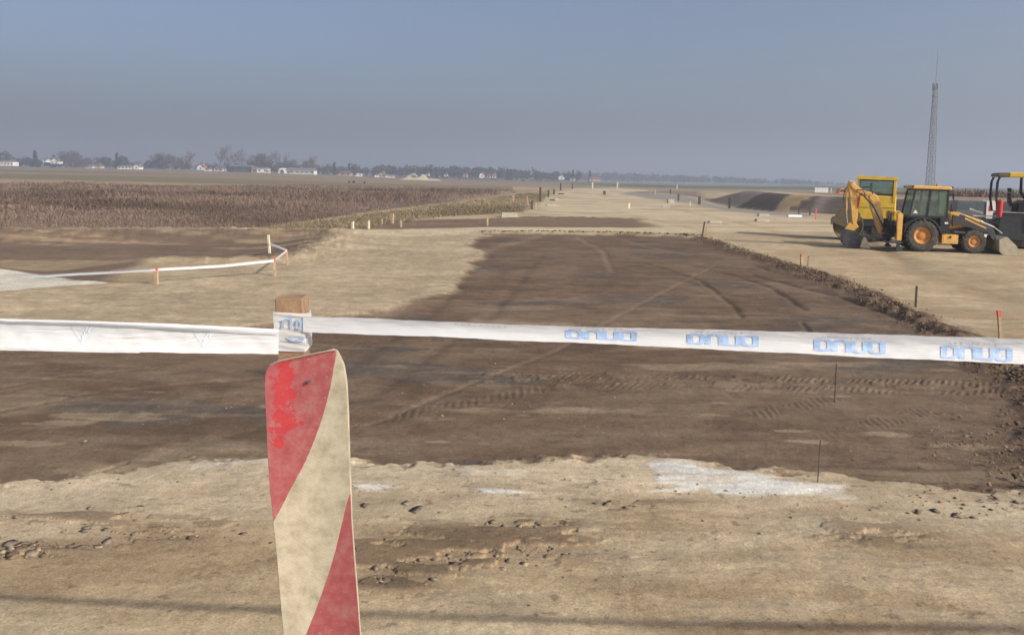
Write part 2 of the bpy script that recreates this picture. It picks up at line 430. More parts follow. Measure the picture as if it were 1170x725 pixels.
# tyre lug prints
def lug(p0, p1, w, pitch, dep):
    global Z, col
    d, s, side = line_sd(X, Y, P(p0, p1))
    g = (1-sstep(w*.8, w, d))*np.clip(np.sin((s+side*d*.7+wx*.12)/pitch*2*math.pi)*1.6, -1, 1)*sstep(.38, .62, fbm(X*2.5, Y*2.5, 19, 4))
    Z = Z + dep*g; col = mixc(TK, np.clip(-g, 0, 1)*.28)
lug((900, 508), (1130, 445), .16, .11, .005)
lug((820, 480), (1080, 426), .15, .11, .004)
lug((1080, 470), (1170, 540), .2, .12, .008)
lug((300, 500), (620, 440), .16, .12, .003)
lug((560, 423), (1140, 436), .13, .10, .006); lug((640, 436), (1150, 446), .13, .10, .005); lug((380, 418), (700, 430), .12, .10, .004)
rb = np.exp(-(line_sd(X, Y, P((560, 430), (900, 432), (1150, 440)))[0]/.45)**2)*sstep(.5, .6, fbm(X*4, Y*7, 811, 4)); Z = Z + rb*.018; col = mixc(C(.24, .18, .12), rb*.35)
for fx, fy, fr_ in ((823, 457, .10), (905, 488, .16), (925, 500, .2), (600, 470, .08), (1080, 420, .2), (860, 400, .1), (15, 502, .35), (130, 470, .5), (70, 478, .3), (175, 443, .1), (1100, 505, .3), (1010, 492, .25), (840, 443, .1), (960, 450, .15), (500, 500, .1), (330, 460, .3)):
    fl_ = blob(fx, fy, fr_*1.6, fr_*.45)*(.4+fbm(X*5, Y*10, int(fx), 3)); col = mixc(C(.36, .28, .18), sstep(.42, .6, fl_)*.5)
gfl = sstep(.2, .6, m_dark)*sstep(.62, .70, fbm(X*1.2, Y*5, 911, 5))*(1-sstep(20, 30, Dr)); col = mixc(C(.20, .152, .105), gfl*.5)
# micro relief
near = 1-sstep(30, 60, Dr)
Z = Z + near*((mid-.5)*.045 + (fine-.5)*.009*(1+1.2*m_dark) + (fbm(X*11, Y*11, 401, 3)-.5)*.004)
Z = Z + cr*.02 + lm*.006 - m_dark*.045
Z = Z + (bign-.5)*.12*sstep(12, 30, Dr)
sand_r = sstep(.3, .8, sstep(-.1, .1, -sd_dark))*near
Z = Z + (rn-.5)*.01*(1-m_dark)*near
# windrow of loose soil along the right edge
bdm, bsm, _ = line_sd(X+wx*.5, Y+wy*.5, BERM)
bg_ = np.exp(-(bdm/(.28+.35*fbm(X*.5, Y*.5, 78, 3)))**2)*(1-sstep(45, 60, Y))
rough = fbm(X*3.2, Y*3.2, 501, 5)
Z = Z + bg_*(.01+.11*sstep(.3, .75, rough)); col = mixc(DARKS*1.02, bg_*1.3*sstep(.25, .5, rough))
b2, _, _ = line_sd(X+wx*.4, Y+wy*.4, P((545, 266), (620, 265), (700, 266), (800, 269)))
Z = Z + np.exp(-(b2/.35)**2)*.14*rough
b3, _, _ = line_sd(X+wx*.8, Y+wy*.8, P((405, 259), (480, 256), (600, 249), (735, 249)))
Z = Z + np.exp(-(b3/.9)**2)*.16*rough
# heap lumps in the cutting edge
Z = Z + .25*np.exp(-(poly_sd(X, Y, PITP)/1.3)**2)*rough*sstep(20, 26, Y)

grm = sstep(-.3, .3, sg)*(1-m_dark); vf = fbm(X*9, Y*9, 717, 2)
col *= (1+(fine-.5)*.35*near + (vf-.5)*.38*grm)[:, None]
idx = np.arange(nR*nA).reshape(nR, nA)
a = idx[:-1, :]; b = np.roll(idx, -1, 1)[:-1, :]; c = np.roll(idx, -1, 1)[1:, :]; d = idx[1:, :]
FQ = np.stack([a, b, c, d], -1).reshape(-1, 4)
V = np.stack([X, Y, Z], 1)
# close the disc under the camera with one extra quad fan
cen = len(V); V = np.vstack([V, [[0, 0, 0]]]); col = np.vstack([col, [SAND]])
fan = np.stack([np.full(nA, cen), np.roll(idx[0], -1), idx[0], idx[0]], -1)

gm = bpy.data.materials.new('soil'); gm.use_nodes = True
t = gm.node_tree; N = t.nodes; L = t.links; bs_ = N['Principled BSDF']
bs_.inputs['Roughness'].default_value = .93; bs_.inputs['Specular IOR Level'].default_value = .15
at_ = N.new('ShaderNodeAttribute'); at_.attribute_name = 'tint'
geo = N.new('ShaderNodeNewGeometry')
def gnoise(scale, det, rgh, sx=1, sy=1):
    mp = N.new('ShaderNodeMapping'); mp.inputs['Scale'].default_value = (sx, sy, 1)
    L.new(geo.outputs['Position'], mp.inputs['Vector'])
    n = N.new('ShaderNodeTexNoise'); n.inputs['Scale'].default_value = scale; n.inputs['Detail'].default_value = det; n.inputs['Roughness'].default_value = rgh
    L.new(mp.outputs[0], n.inputs['Vector']); return n
def mrange(n, a, b, c, d):
    m = N.new('ShaderNodeMapRange'); m.inputs[1].default_value = a; m.inputs[2].default_value = b; m.inputs[3].default_value = c; m.inputs[4].default_value = d
    L.new(n, m.inputs[0]); return m.outputs[0]
def mul(a, b):
    m = N.new('ShaderNodeMix'); m.data_type = 'RGBA'; m.blend_type = 'MULTIPLY'; m.inputs[0].default_value = 1
    L.new(a, m.inputs[6]); L.new(b, m.inputs[7]); return m.outputs[2]
n1 = gnoise(14, 8, .72); n2 = gnoise(60, 6, .7); n3 = gnoise(2.2, 6, .65, .5, 1.5); n4 = gnoise(.35, 5, .6, .6, 1.2)
o_ = mul(at_.outputs['Color'], mrange(n1.outputs['Fac'], .3, .7, .78, 1.2))
o_ = mul(o_, mrange(n2.outputs['Fac'], .32, .68, .70, 1.28))
o_ = mul(o_, mrange(n3.outputs['Fac'], .3, .7, .80, 1.18))
o_ = mul(o_, mrange(n4.outputs['Fac'], .3, .7, .85, 1.14))
# pale pebbles
vo = N.new('ShaderNodeTexVoronoi'); vo.inputs['Scale'].default_value = 9; L.new(geo.outputs['Position'], vo.inputs['Vector'])
n5 = gnoise(1.3, 3, .6)
pm = N.new('ShaderNodeMath'); pm.operation = 'MULTIPLY'
L.new(mrange(vo.outputs['Distance'], .05, .14, 1, 0), pm.inputs[0]); L.new(mrange(n5.outputs['Fac'], .52, .62, 0, .75), pm.inputs[1])
pmx = N.new('ShaderNodeMix'); pmx.data_type = 'RGBA'; L.new(pm.outputs[0], pmx.inputs[0]); L.new(o_, pmx.inputs[6]); pmx.inputs[7].default_value = (.40, .34, .25, 1)
L.new(pmx.outputs[2], bs_.inputs['Base Color'])
ad = N.new('ShaderNodeMath'); ad.operation = 'ADD'; L.new(n1.outputs['Fac'], ad.inputs[0])
h2 = N.new('ShaderNodeMath'); h2.operation = 'MULTIPLY'; h2.inputs[1].default_value = .35; L.new(n2.outputs['Fac'], h2.inputs[0]); L.new(h2.outputs[0], ad.inputs[1])
bp = N.new('ShaderNodeBump'); bp.inputs['Strength'].default_value = .5; bp.inputs['Distance'].default_value = .022
L.new(ad.outputs[0], bp.inputs['Height']); L.new(bp.outputs[0], bs_.inputs['Normal'])
ground = fastmesh('ground', V, FQ, gm, col, smooth=True, kind='structure')

# ------------------------------------------------------------------ hills
def hills():
    px = np.linspace(880, 1400, 90)
    prof = np.interp(px, [880, 930, 975, 1000, 1020, 1045, 1090, 1130, 1170, 1250, 1400], [0, 4.5, 9.5, 12, 11.5, 8.5, 7.5, 6, 6.5, 9, 4])
    D = 4600
    vs = []; fs = []
    n = len(px)
    for k, (dd, hh) in enumerate([(-500, 0), (-250, .55), (0, 1), (400, .5), (800, 0)]):
        for p, h in zip(px, prof):
            x = (p-585)/F*(D); hgt = max(h*D/F + 0, 0)*hh*(1 + .12*math.sin(p*.21+k) + .07*math.sin(p*.63))
            vs.append((x*(D+dd)/D, D+dd, -24+hgt + (6 if hh else 0)))
    for k in range(4):
        for i in range(n-1): fs.append((k*n+i, k*n+i+1, (k+1)*n+i+1, (k+1)*n+i))
    m = MB(); m.add(vs, fs)
    o = m.build('hills', mat('hill_woods', (.045, .055, .04), .95, .2, .01), smooth=True); o['kind'] = 'structure'
hills()

# ------------------------------------------------------------------ haze
hb = MB().box(-6600, 6600, -6600, 6600, -26, 95)
hm = bpy.data.materials.new('haze_air'); hm.use_nodes = True; t = hm.node_tree
for n in list(t.nodes):
    if n.type == 'BSDF_PRINCIPLED': t.nodes.remove(n)
pv = t.nodes.new('ShaderNodeVolumePrincipled'); pv.inputs['Color'].default_value = (.47, .54, .67, 1)
pv.inputs['Density'].default_value = .0010; pv.inputs['Anisotropy'].default_value = .2
mo = [n for n in t.nodes if n.type == 'OUTPUT_MATERIAL'][0]; t.links.new(pv.outputs[0], mo.inputs['Volume'])
hzo = hb.build('haze', hm); hzo['kind'] = 'stuff'

# ------------------------------------------------------------------ scrub (dry weeds)
def in_poly_pts(poly, n, bias=1.0):
    xs = [p[0] for p in poly]; ys = [p[1] for p in poly]
    return xs, ys
def blades(name, pts, h, w, cols, lean=.25, label=None, per=5, spread=.3):
    n = len(pts); K = per
    base = np.repeat(pts, K, 0); m = len(base)
    base = base + np.column_stack([rng.normal(0, spread, m), rng.normal(0, spread, m), np.zeros(m)])
    hh = np.repeat(h, K)*rng.uniform(.45, 1.1, m); ww = np.repeat(w, K)*rng.uniform(.6, 1.4, m)
    th = rng.uniform(0, math.pi, m)
    dx, dy = np.cos(th)*ww/2, np.sin(th)*ww/2
    lx, ly = rng.normal(0, lean, m)*hh, rng.normal(0, lean, m)*hh
    A = base + np.column_stack([-dx, -dy, np.full(m, -.05)]); B = base + np.column_stack([dx, dy, np.full(m, -.05)])
    Cc = base + np.column_stack([lx+dx*.5, ly+dy*.5, hh]); Dd = base + np.column_stack([lx-dx*.5, ly-dy*.5, hh*rng.uniform(.85, 1, m)])
    V = np.stack([A, B, Cc, Dd], 1).reshape(-1, 3); Fq = np.arange(4*m).reshape(-1, 4)
    ci = rng.integers(0, len(cols), m); cc = np.array(cols)[ci]*rng.uniform(.75, 1.25, (m, 1))*(.72+.56*sstep(.3, .7, fbm(base[:, 0]*.08, base[:, 1]*.12, 37, 4)))[:, None]
    o = fastmesh(name, V, Fq, scrubm, np.repeat(cc, 4, 0), kind='stuff')
    return o
scrubm = attr_mat('dry_stems', .95, .15, 3)
def scatter(poly, nn, y0, y1):
    """points inside poly, density falling with distance"""
    out = []; 
    while sum(len(o) for o in out) < nn:
        q0, q1 = 1/y1, 1/y0
        yy = 1/(rng.uniform(q0, q1, 60000)**1.0)
        xx = rng.uniform(-1.05, .62, 60000)*yy
        k = poly_sd(xx, yy, poly) > .1*rng.random(60000)
        out.append(np.column_stack([xx[k], yy[k]]))
    p = np.vstack(out)[:nn]; return p
SP = [(x, y) for x, y in SC]
p = scatter(SP, 95000, 30, 150)
dens = fbm(p[:, 0]*.15, p[:, 1]*.15, 3, 4); keep = (rng.random(len(p)) < sstep(.25, .55, dens)+.12) & (rng.random(len(p)) < .1+sstep(0, 14, poly_sd(p[:, 0], p[:, 1], SP)) + np.where(p[:, 1] < 70, .5, 0)); p = p[keep]
zz = coarse(p[:, 0], p[:, 1])
hh = (.22 + .62*fbm(p[:, 0]*.3, p[:, 1]*.3, 13, 3))*(.55+.75*sstep(.3, .7, fbm(p[:, 0]*.06, p[:, 1]*.06, 93, 4)))*(.35+.65*sstep(0, 5, poly_sd(p[:, 0], p[:, 1], SP)))
ww = np.clip(p[:, 1]*.0004, .013, .08)
sc_o = blades('scrub', np.column_stack([p, zz]), hh, ww, [(.165, .118, .092), (.135, .098, .078), (.21, .158, .122), (.10, .076, .062), (.155, .108, .09)], per=6, spread=.4, lean=.35)
# dead grass tufts on the verge and along the scrub edge
p = scatter(VP, 12000, 33, 130); zz = coarse(p[:, 0], p[:, 1])
blades('grass', np.column_stack([p, zz]), .03+.16*rng.random(len(p))**2, np.clip(p[:, 1]*.0007, .02, .09), [(.26, .205, .125), (.22, .175, .105), (.17, .145, .085), (.29, .235, .155), (.14, .105, .075)], lean=.9, per=5, spread=.3)
# reddish brush on the plateau behind the machines
PB = [(50, 100), (130, 84), (170, 130), (140, 230), (100, 220), (80, 170)]
xx = rng.uniform(30, 165, 30000); yy = rng.uniform(80, 210, 30000); k = poly_sd(xx, yy, PB) > 0; p = np.column_stack([xx[k], yy[k]])
dn = fbm(p[:, 0]*.06, p[:, 1]*.06, 23, 3); p = p[rng.random(len(p)) < sstep(.35, .6, dn)]
zz = coarse(p[:, 0], p[:, 1])
blades('undergrowth', np.column_stack([p, zz]), .25+1.0*fbm(p[:, 0]*.1, p[:, 1]*.1, 43, 3)*rng.uniform(.4,1.2,len(p)), np.clip(p[:, 1]*.0012, .05, .25), [(.20, .115, .075), (.16, .10, .07), (.24, .15, .10), (.11, .08, .06)], per=6, spread=.6)

# ------------------------------------------------------------------ clods
def clods(name, pts, sizes, cols, flat=.6):
    base = np.array([(1,0,0),(-1,0,0),(0,1,0),(0,-1,0),(0,0,1),(0,0,-1),(.6,.6,.55),(-.6,.6,.55),(-.6,-.6,.55),(.6,-.6,.55)], float)
    tri = [(4,6,7),(4,7,8),(4,8,9),(4,9,6),(0,2,6),(2,7,6),(2,1,7),(1,8,7),(1,3,8),(3,9,8),(3,0,9),(0,6,9),(5,2,0),(5,1,2),(5,3,1),(5,0,3)]
    n = len(pts); V = np.repeat(base[None], n, 0)*(1+rng.normal(0, .22, (n, 10, 3)))
    V *= (sizes[:, None]*np.array([1, 1, flat]))[:, None, :]*rng.uniform(.7, 1.3, (n, 1, 3))
    th = rng.uniform(0, 6.28, n); c, s = np.cos(th)[:, None], np.sin(th)[:, None]
    x = V[..., 0]*c-V[..., 1]*s; y = V[..., 0]*s+V[..., 1]*c
    V = np.stack([x, y, V[..., 2]], -1)+pts[:, None, :]
    Ft = (np.array(tri)[None]+10*np.arange(n)[:, None, None]).reshape(-1, 3)
    cc = np.array(cols)[rng.integers(0, len(cols), n)]*rng.uniform(.75, 1.25, (n, 1))
    return fastmesh(name, V.reshape(-1, 3), Ft, clodm, np.repeat(cc, 10, 0), kind='stuff')
clodm = attr_mat('clod_soil', .95, .3, 30)
def along(pts, n, spread):
    w = P(*pts); acc = [0]
    for a, b in zip(w[:-1], w[1:]): acc.append(acc[-1]+math.hypot(b[0]-a[0], b[1]-a[1]))
    s = rng.uniform(0, acc[-1], n); x = np.interp(s, acc, [q[0] for q in w]); y = np.interp(s, acc, [q[1] for q in w])
    return x+rng.normal(0, spread, n), y+rng.normal(0, spread, n)
x, y = along([(800, 271), (860, 292), (930, 312), (990, 336), (1045, 362), (1110, 400), (1165, 432), (1215, 475), (1225, 560)], 9000, .27)
_k = rng.random(len(x)) < .12+sstep(.35, .62, fbm(x*.9, y*.9, 777, 4)); x = x[_k]; y = y[_k]
z = .01+.10*np.exp(-(line_sd(x, y, BERM)[0]/.35)**2)*rng.random(len(x))
s1 = rng.gamma(2.0, .007, len(x)).clip(.004, .045)
x2, y2 = along([(545, 266), (620, 265.5), (700, 266.5), (800, 270)], 500, .2); s2 = rng.gamma(2.2, .011, 500).clip(.02, .12)
pts = np.vstack([np.column_stack([x, y, z]), np.column_stack([x2, y2, np.full(500, .08)])])
clods('rubble', pts, np.concatenate([s1, s2]), [(.135, .093, .062), (.16, .113, .076), (.115, .08, .054), (.19, .138, .095)])
# crumbs of dry earth on the near pad
cx = []
for (px_, py_, rx, ry, n, sz) in [(8, 632, .05, .03, 8, .03), (45, 625, .12, .02, 10, .016), (60, 622, .45, .05, 50, .006), (30, 632, .15, .04, 60, .014), (100, 592, .35, .05, 60, .008), (180, 612, .4, .06, 60, .007), (560, 628, .45, .16, 160, .006), (470, 640, .3, .12, 60, .006), (640, 604, .3, .06, 50, .007),
                             (1000, 600, .9, .3, 60, .006), (300, 650, 2.0, .6, 90, .004), (800, 640, 2.5, .7, 90, .004), (1150, 520, .3, .5, 240, .008), (1150, 572, .4, .12, 90, .006), (600, 560, 3.0, .2, 200, .005), (560, 480, 3.5, 1.4, 300, .006)]:
    gx, gy = at(px_, py_); x = gx+rng.normal(0, rx, n); y = gy+rng.normal(0, ry, n)
    cx.append(np.column_stack([x, y, np.full(n, .004), rng.gamma(2.5, sz/2, n).clip(.002, .04)]))
cx = np.vstack(cx)
pl = []
for (px_, py_, rx, ry, n, sz) in [(560, 625, .42, .16, 46, .028), (470, 640, .25, .09, 14, .026), (455, 668, .2, .04, 8, .03), (655, 607, .10, .03, 5, .045), (590, 600, .3, .05, 12, .022), (50, 624, .30, .035, 16, .035), (8, 634, .06, .02, 3, .05), (100, 588, .3, .05, 7, .035),
                                  (150, 608, .35, .04, 8, .03), (200, 612, .3, .03, 6, .026), (720, 578, .25, .04, 8, .03), (480, 580, .25, .04, 6, .03), (1110, 591, .12, .03, 4, .05), (1060, 585, .2, .03, 5, .025)]:
    gx, gy = at(px_, py_); pl.append(np.column_stack([gx+rng.normal(0, rx, n), gy+rng.normal(0, ry, n), np.full(n, .006), rng.gamma(4, sz/4, n).clip(.006, .05)]))
pl = np.vstack(pl); clods('dirt', pl[:, :3], pl[:, 3], [(.22, .165, .11), (.26, .20, .14), (.19, .15, .115)], flat=.12)
clods('debris', cx[:, :3], cx[:, 3], [(.16, .12, .08), (.22, .165, .11), (.12, .088, .06), (.30, .24, .16)], flat=.55)

# ------------------------------------------------------------------ materials
M = dict(
 wood=mat('weathered_wood', (.31, .20, .125), .8, .3, 14, .4, spec=.3),
 stakew=mat('stake_wood', (.42, .30, .19), .85, .3, 10, .3),
 stakep=mat('pink_marker_paint', (.62, .13, .09), .7, .2, 20),
 stakey=mat('pale_stake_paint', (.68, .62, .42), .7, .15, 20),
 staked=mat('dark_post_wood', (.07, .06, .05), .9, .3, 10),
 yellow=mat('machine_yellow', (.74, .40, .07), .5, .2, 5, dust=.5, dustcol=(.42, .33, .21)),
 yellow2=mat('bright_yellow', (.85, .56, .06), .45, .12, 3, dust=.2),
 orange=mat('rim_orange', (.55, .24, .04), .6, .25, 8, dust=.4),
 black=mat('black_paint', (.016, .018, .022), .45, .3, 6, dust=.15),
 dgrey=mat('dark_grey_steel', (.045, .048, .055), .5, .3, 6, dust=.15),
 tyre=mat('tyre_rubber', (.05, .045, .04), .9, .3, 8, dust=.45, dustcol=(.22, .18, .13)),
 drum=mat('dusty_drum', (.16, .13, .075), .8, .3, 4, .3, dust=.5, dustcol=(.20, .16, .10)),
 steel=mat('bare_steel', (.35, .34, .32), .5, .2, 8, metal=.5, dust=.3),
 bucket=mat('dusty_bucket', (.40, .35, .26), .8, .25, 6, .2),
 red=mat('red_paint', (.55, .02, .03), .45, .15, 6),
 white=mat('white_paint', (.78, .77, .74), .6, .08, 6),
 seat=mat('seat_vinyl', (.02, .02, .024), .5, .1, 8),
 concrete=mat('concrete', (.40, .365, .30), .9, .2, 5, .3),
 lattice=mat('galvanised_steel', (.20, .21, .23), .6, .15, 1),
)
def glassm():
    m = bpy.data.materials.new('cab_glass'); m.use_nodes = True; t = m.node_tree; N = t.nodes; L = t.links; N.remove(N['Principled BSDF'])
    tr = N.new('ShaderNodeBsdfTransparent'); tr.inputs[0].default_value = (.80, .92, .88, 1)
    gl = N.new('ShaderNodeBsdfGlossy'); gl.inputs['Roughness'].default_value = .06; gl.inputs[0].default_value = (.9, .95, .95, 1)
    df = N.new('ShaderNodeBsdfDiffuse'); df.inputs[0].default_value = (.35, .38, .34, 1)
    lw = N.new('ShaderNodeLayerWeight'); lw.inputs[0].default_value = .35
    m1 = N.new('ShaderNodeMixShader'); m2 = N.new('ShaderNodeMixShader'); m2.inputs[0].default_value = .20
    L.new(lw.outputs['Fresnel'], m1.inputs[0]); L.new(tr.outputs[0], m1.inputs[1]); L.new(gl.outputs[0], m1.inputs[2])
    L.new(m1.outputs[0], m2.inputs[1]); L.new(df.outputs[0], m2.inputs[2]); L.new(m2.outputs[0], N['Material Output'].inputs[0])
    return m
M['glass'] = glassm()

# ------------------------------------------------------------------ machine helpers
def tyre(parent, cx, cz, y0, r, w, rr_, rimmat, lugs=22, yaxis=1, name='wheel'):
    """wheel whose outer face looks to -y ; y0 = outer face"""
    e = bpy.data.objects.new(name, None); COL.objects.link(e); e.parent = parent
    h = w/2; cy = y0+h
    m = MB(); m.lathe([(rr_, -h*.8), (rr_+.03, -h*.95), (r*.86, -h), (r*.96, -h*.86), (r*.985, -h*.5), (r*.985, h*.5), (r*.96, h*.86), (r*.86, h), (rr_+.03, h*.95), (rr_, h*.8)], cx, cz, cy, 48)
    for k in range(lugs):
        for sgn in (-1, 1):
            th = 2*math.pi*(k+(.5 if sgn > 0 else 0))/lugs
            Mx = Matrix.Translation((cx, cy, cz)) @ Matrix.Rotation(-th, 4, 'Y')
            m.add([(r*.93, sgn*h*1.0, -.015), (r*.93, sgn*h*1.0, .055*r/.66), (r*.97, sgn*.02, .10*r/.66), (r*.97, sgn*.02, .05),
                   (r*1.01, sgn*h*.98, -.015), (r*1.01, sgn*h*.98, .045*r/.66), (r*1.02, sgn*.02, .10*r/.66), (r*1.02, sgn*.02, .05)],
                  [(0,1,2,3),(4,7,6,5),(0,4,5,1),(1,5,6,2),(2,6,7,3),(3,7,4,0)], Mx)
    m.build('tyre', M['tyre'], e)
    q = MB(); s = -1
    q.lathe([(rr_, -h*.8), (rr_-.02, -h*.86), (rr_*.9, -h*.62), (rr_*.55, -h*.40), (rr_*.5, -h*.5), (.09, -h*.62), (.001, -h*.64), (.001, h*.5), (rr_*.9, h*.6), (rr_, h*.8)], cx, cz, cy, 36)
    for k in range(8):
        th = 2*math.pi*k/8; q.tube([(cx+rr_*.36*math.cos(th), cy-h*.60, cz+rr_*.36*math.sin(th)), (cx+rr_*.36*math.cos(th), cy-h*.5, cz+rr_*.36*math.sin(th))], .022, 6)
    q.build('rim', rimmat, e)
    return e
def part_empty(name, parent):
    e = bpy.data.objects.new(name, None); COL.objects.link(e); e.parent = parent; return e

# ------------------------------------------------------------------ backhoe loader
def backhoe():
    p = onground(1053, 287.2)
    t = thing('backhoe_loader', 'yellow and black backhoe loader parked side-on with its digging arm folded', 'backhoe loader', (p.x, p.y, p.z), R(-13)); t.scale = (.93, 1, 1)
    Wd = 2.1; n0 = 0.0      # near side y=0, far side y=Wd
    # wheels
    for y0 in (0, Wd-.45): tyre(t, 0, .66, y0, .67, .45, .36, M['orange'])
    for y0 in (.12, Wd-.45): tyre(t, 2.17, .48, y0, .49, .33, .24, M['orange'], 18)
    # chassis
    m = MB(); m.prism([(-.9, .55), (2.7, .50), (2.9, .8), (2.7, 1.0), (1.3, 1.02), (-.9, 1.02)], .62, 1.45)
    m.tube([(0, .3, .66), (0, 1.8, .66)], .12, 12); m.tube([(2.17, .3, .48), (2.17, 1.8, .48)], .09, 12)
    m.build('chassis', M['dgrey'], t, .02)
    m = MB(); m.box(.84, 1.50, .10, .62, .36, .74); m.box(.90, 1.44, .09, .10, .42, .68); o = m.build('tank', M['yellow'], t, .03)
    MB().tube([(1.17, .06, .64), (1.17, .10, .64)], .05, 10).build('filler_cap', M['black'], o)
    # fender
    arc = [(math.cos(a)*.80, .66+math.sin(a)*.78) for a in np.radians(np.linspace(172, 12, 12))]
    arc2 = [(math.cos(a)*.74, .66+math.sin(a)*.71) for a in np.radians(np.linspace(12, 172, 12))]
    for y0 in (.02, Wd-.47): MB().prism(arc+arc2, y0, y0+.45).build('fender', M['black'], t, .01)
    # cab : tub, pillars, roof, glass
    cab = part_empty('cab', t); cab.scale = (.86, 1, 1); cab.location = (.05, 0, 0)
    m = MB(); m.prism([(-.62, 1.40), (-.15, 1.46), (.52, 1.40), (.78, 1.0), (.80, .82), (1.24, .80), (1.24, 1.44), (-.62, 1.44)], .42, 1.68)
    m.box(.78, 1.24, .10, .42, .84, 1.42); m.box(.80, 1.20, .05, .30, .78, .82); m.build('tub', M['black'], cab, .02)
    m = MB(); m.box(1.0, 1.16, .092, .10, 1.18, 1.26); m.build('badge', M['white'], cab)
    def post(m, x0, z0, x1, z1, w, y): m.prism([(x0, z0), (x0+w, z0), (x1+w, z1), (x1, z1)], y, y+.07)
    m = MB()
    for y in (.36, 1.67):
        post(m, -.68, 1.40, -.42, 2.62, .08, y); post(m, .18, 1.44, .30, 2.62, .10, y); post(m, 1.14, 1.44, 1.16, 2.62, .08, y)
        m.prism([(-.68, 1.38), (1.24, 1.38), (1.24, 1.47), (-.66, 1.47)], y, y+.07)
        m.box(-.42, 1.24, y, y+.07, 2.55, 2.62)
        m.prism([(-.66, 1.44), (-.34, 1.44), (-.12, 2.6), (-.40, 2.6)], y+.02, y+.03) if False else None
    m.box(-.66, -.6, .43, 1.67, 1.40, 1.5); m.box(1.18, 1.24, .43, 1.67, 1.40, 1.5)
    m.box(-.42, -.36, .43, 1.67, 2.54, 2.62); m.box(1.18, 1.24, .43, 1.67, 2.54, 2.62)
    m.build('pillar_frame', M['black'], cab, .01)
    m = MB(); m.prism([(-.56, 2.62), (1.34, 2.60), (1.36, 2.66), (1.26, 2.73), (-.46, 2.76), (-.56, 2.72)], .30, 1.80)
    rf = m.build('roof', M['yellow'], cab, .03)
    m = MB()
    for x, y in ((-.55, .36), (-.55, 1.7), (1.36, .40), (1.36, 1.66)): MB().box(x-.03, x+.04, y-.07, y+.07, 2.66, 2.74).build('work_lamp', M['black'], rf)
    MB().lathe([(.06, 0), (.06, .02), (.001, .02), (.001, 0)], .7, 2.8, .6, 10).tube([(.72, .62, 2.74), (.72, .62, 2.84)], .05, 10).build('beacon', M['orange'], rf)
    for pf, y in (([(-.58, 1.48), (.18, 1.48), (.30, 2.55), (-.35, 2.55)], .395), ([(.30, 1.48), (1.14, 1.48), (1.16, 2.55), (.41, 2.55)], .395), ([(-.58, 1.48), (1.14, 1.48), (1.16, 2.55), (-.35, 2.55)], 1.70)):
        MB().prism(pf, y, y+.005).build('side_window', M['glass'], cab)
    MB().box(1.21, 1.215, .44, 1.66, 1.5, 2.54).build('windscreen', M['glass'], cab)
    m = MB(); m.box(-.05, .45, .8, 1.3, 1.35, 1.50); m.prism([(-.12, 1.5), (0, 1.5), (-.05, 2.12), (-.17, 2.12)], .82, 1.28); m.build('seat', M['seat'], cab, .04)
    m = MB(); m.tube([(1.0, 1.05, 1.4), (.78, 1.05, 1.78)], .025, 8)
    m.tube([(.78+.17*math.cos(a)*.6, 1.05+.19*math.sin(a), 1.78+.12*math.cos(a)) for a in np.linspace(0, 2*math.pi, 15)], .014, 6); m.build('steering_wheel', M['seat'], cab)
    MB().prism([(-.46, 1.58), (-.22, 1.58), (-.34, 1.74)], .388, .393).build('warning_sticker', M['white'], cab)
    m = MB(); m.tube([(1.24, .38, 2.4), (1.36, .18, 2.38)], .012, 6); m.box(1.34, 1.38, .10, .22, 2.2, 2.46); m.build('mirror', M['black'], cab)
    m = MB(); m.tube([(1.3, .15, .42), (1.3, .15, .78)], .015, 6); m.build('grab_rail', M['black'], cab)
    # hood
    m = MB(); m.prism([(1.25, .95), (1.25, 1.66), (1.5, 1.68), (2.6, 1.35), (2.78, 1.2), (2.8, .75), (2.4, .75), (2.3, .98), (1.9, 1.05)], .55, 1.50)
    m.build('hood', M['yellow'], t, .04)
    m = MB(); m.prism([(1.30, 1.66), (1.42, 1.66), (1.42, 1.84), (1.30, 1.84)], .7, .85); m.tube([(1.36, .78, 1.84), (1.36, .78, 2.0)], .035, 8); m.build('exhaust', M['black'], t, .01)
    # loader arms and linkage
    for y in (.30, 1.60):
        m = MB(); m.prism([(1.30, 1.10), (1.28, 1.55), (1.45, 1.64), (1.72, 1.58), (2.95, 1.03), (3.15, .62), (3.0, .52), (2.75, .85), (2.2, .98), (1.62, 1.18)], y, y+.14)
        o = m.build('loader_arm', M['dgrey'], t, .015)
        MB().prism([(1.78, 1.40), (2.66, 1.02), (2.68, 1.07), (1.80, 1.47)], y-.006, y-.002).build('arm_decal', M['yellow'], o)
        m = MB(); m.prism([(1.30, 1.56), (1.42, 1.70), (1.60, 1.66), (1.52, 1.52)], y-.02, y); m.build('pivot_plate', M['yellow'], o)
        m = MB(); m.tube([(1.35, y-.05, .85), (2.1, y-.05, .80)], .05, 8); m.build('lift_cylinder', M['dgrey'], t)
        m = MB(); m.tube([(2.1, y-.05, .80), (2.75, y-.05, .78)], .025, 8); m.tube([(2.45, y+.07, 1.30), (3.0, y+.07, 1.10)], .045, 8); m.tube([(3.0, y+.07, 1.10), (3.35, y+.07, .85)], .022, 8)
        m.build('hydraulic_rod', M['steel'], t)
    m = MB(); m.box(2.8, 3.1, .44, 1.60, .55, .85); m.box(2.75, 2.95, .5, 1.5, .85, 1.25); m.tube([(3.05, .3, .58), (3.05, 1.75, .58)], .05, 8); m.build('front_frame', M['black'], t, .02)
    MB().prism([(2.52, .60), (2.66, .62), (2.68, .78), (2.54, .80)], .20, .28).build('headlight', M['white'], t, .01)
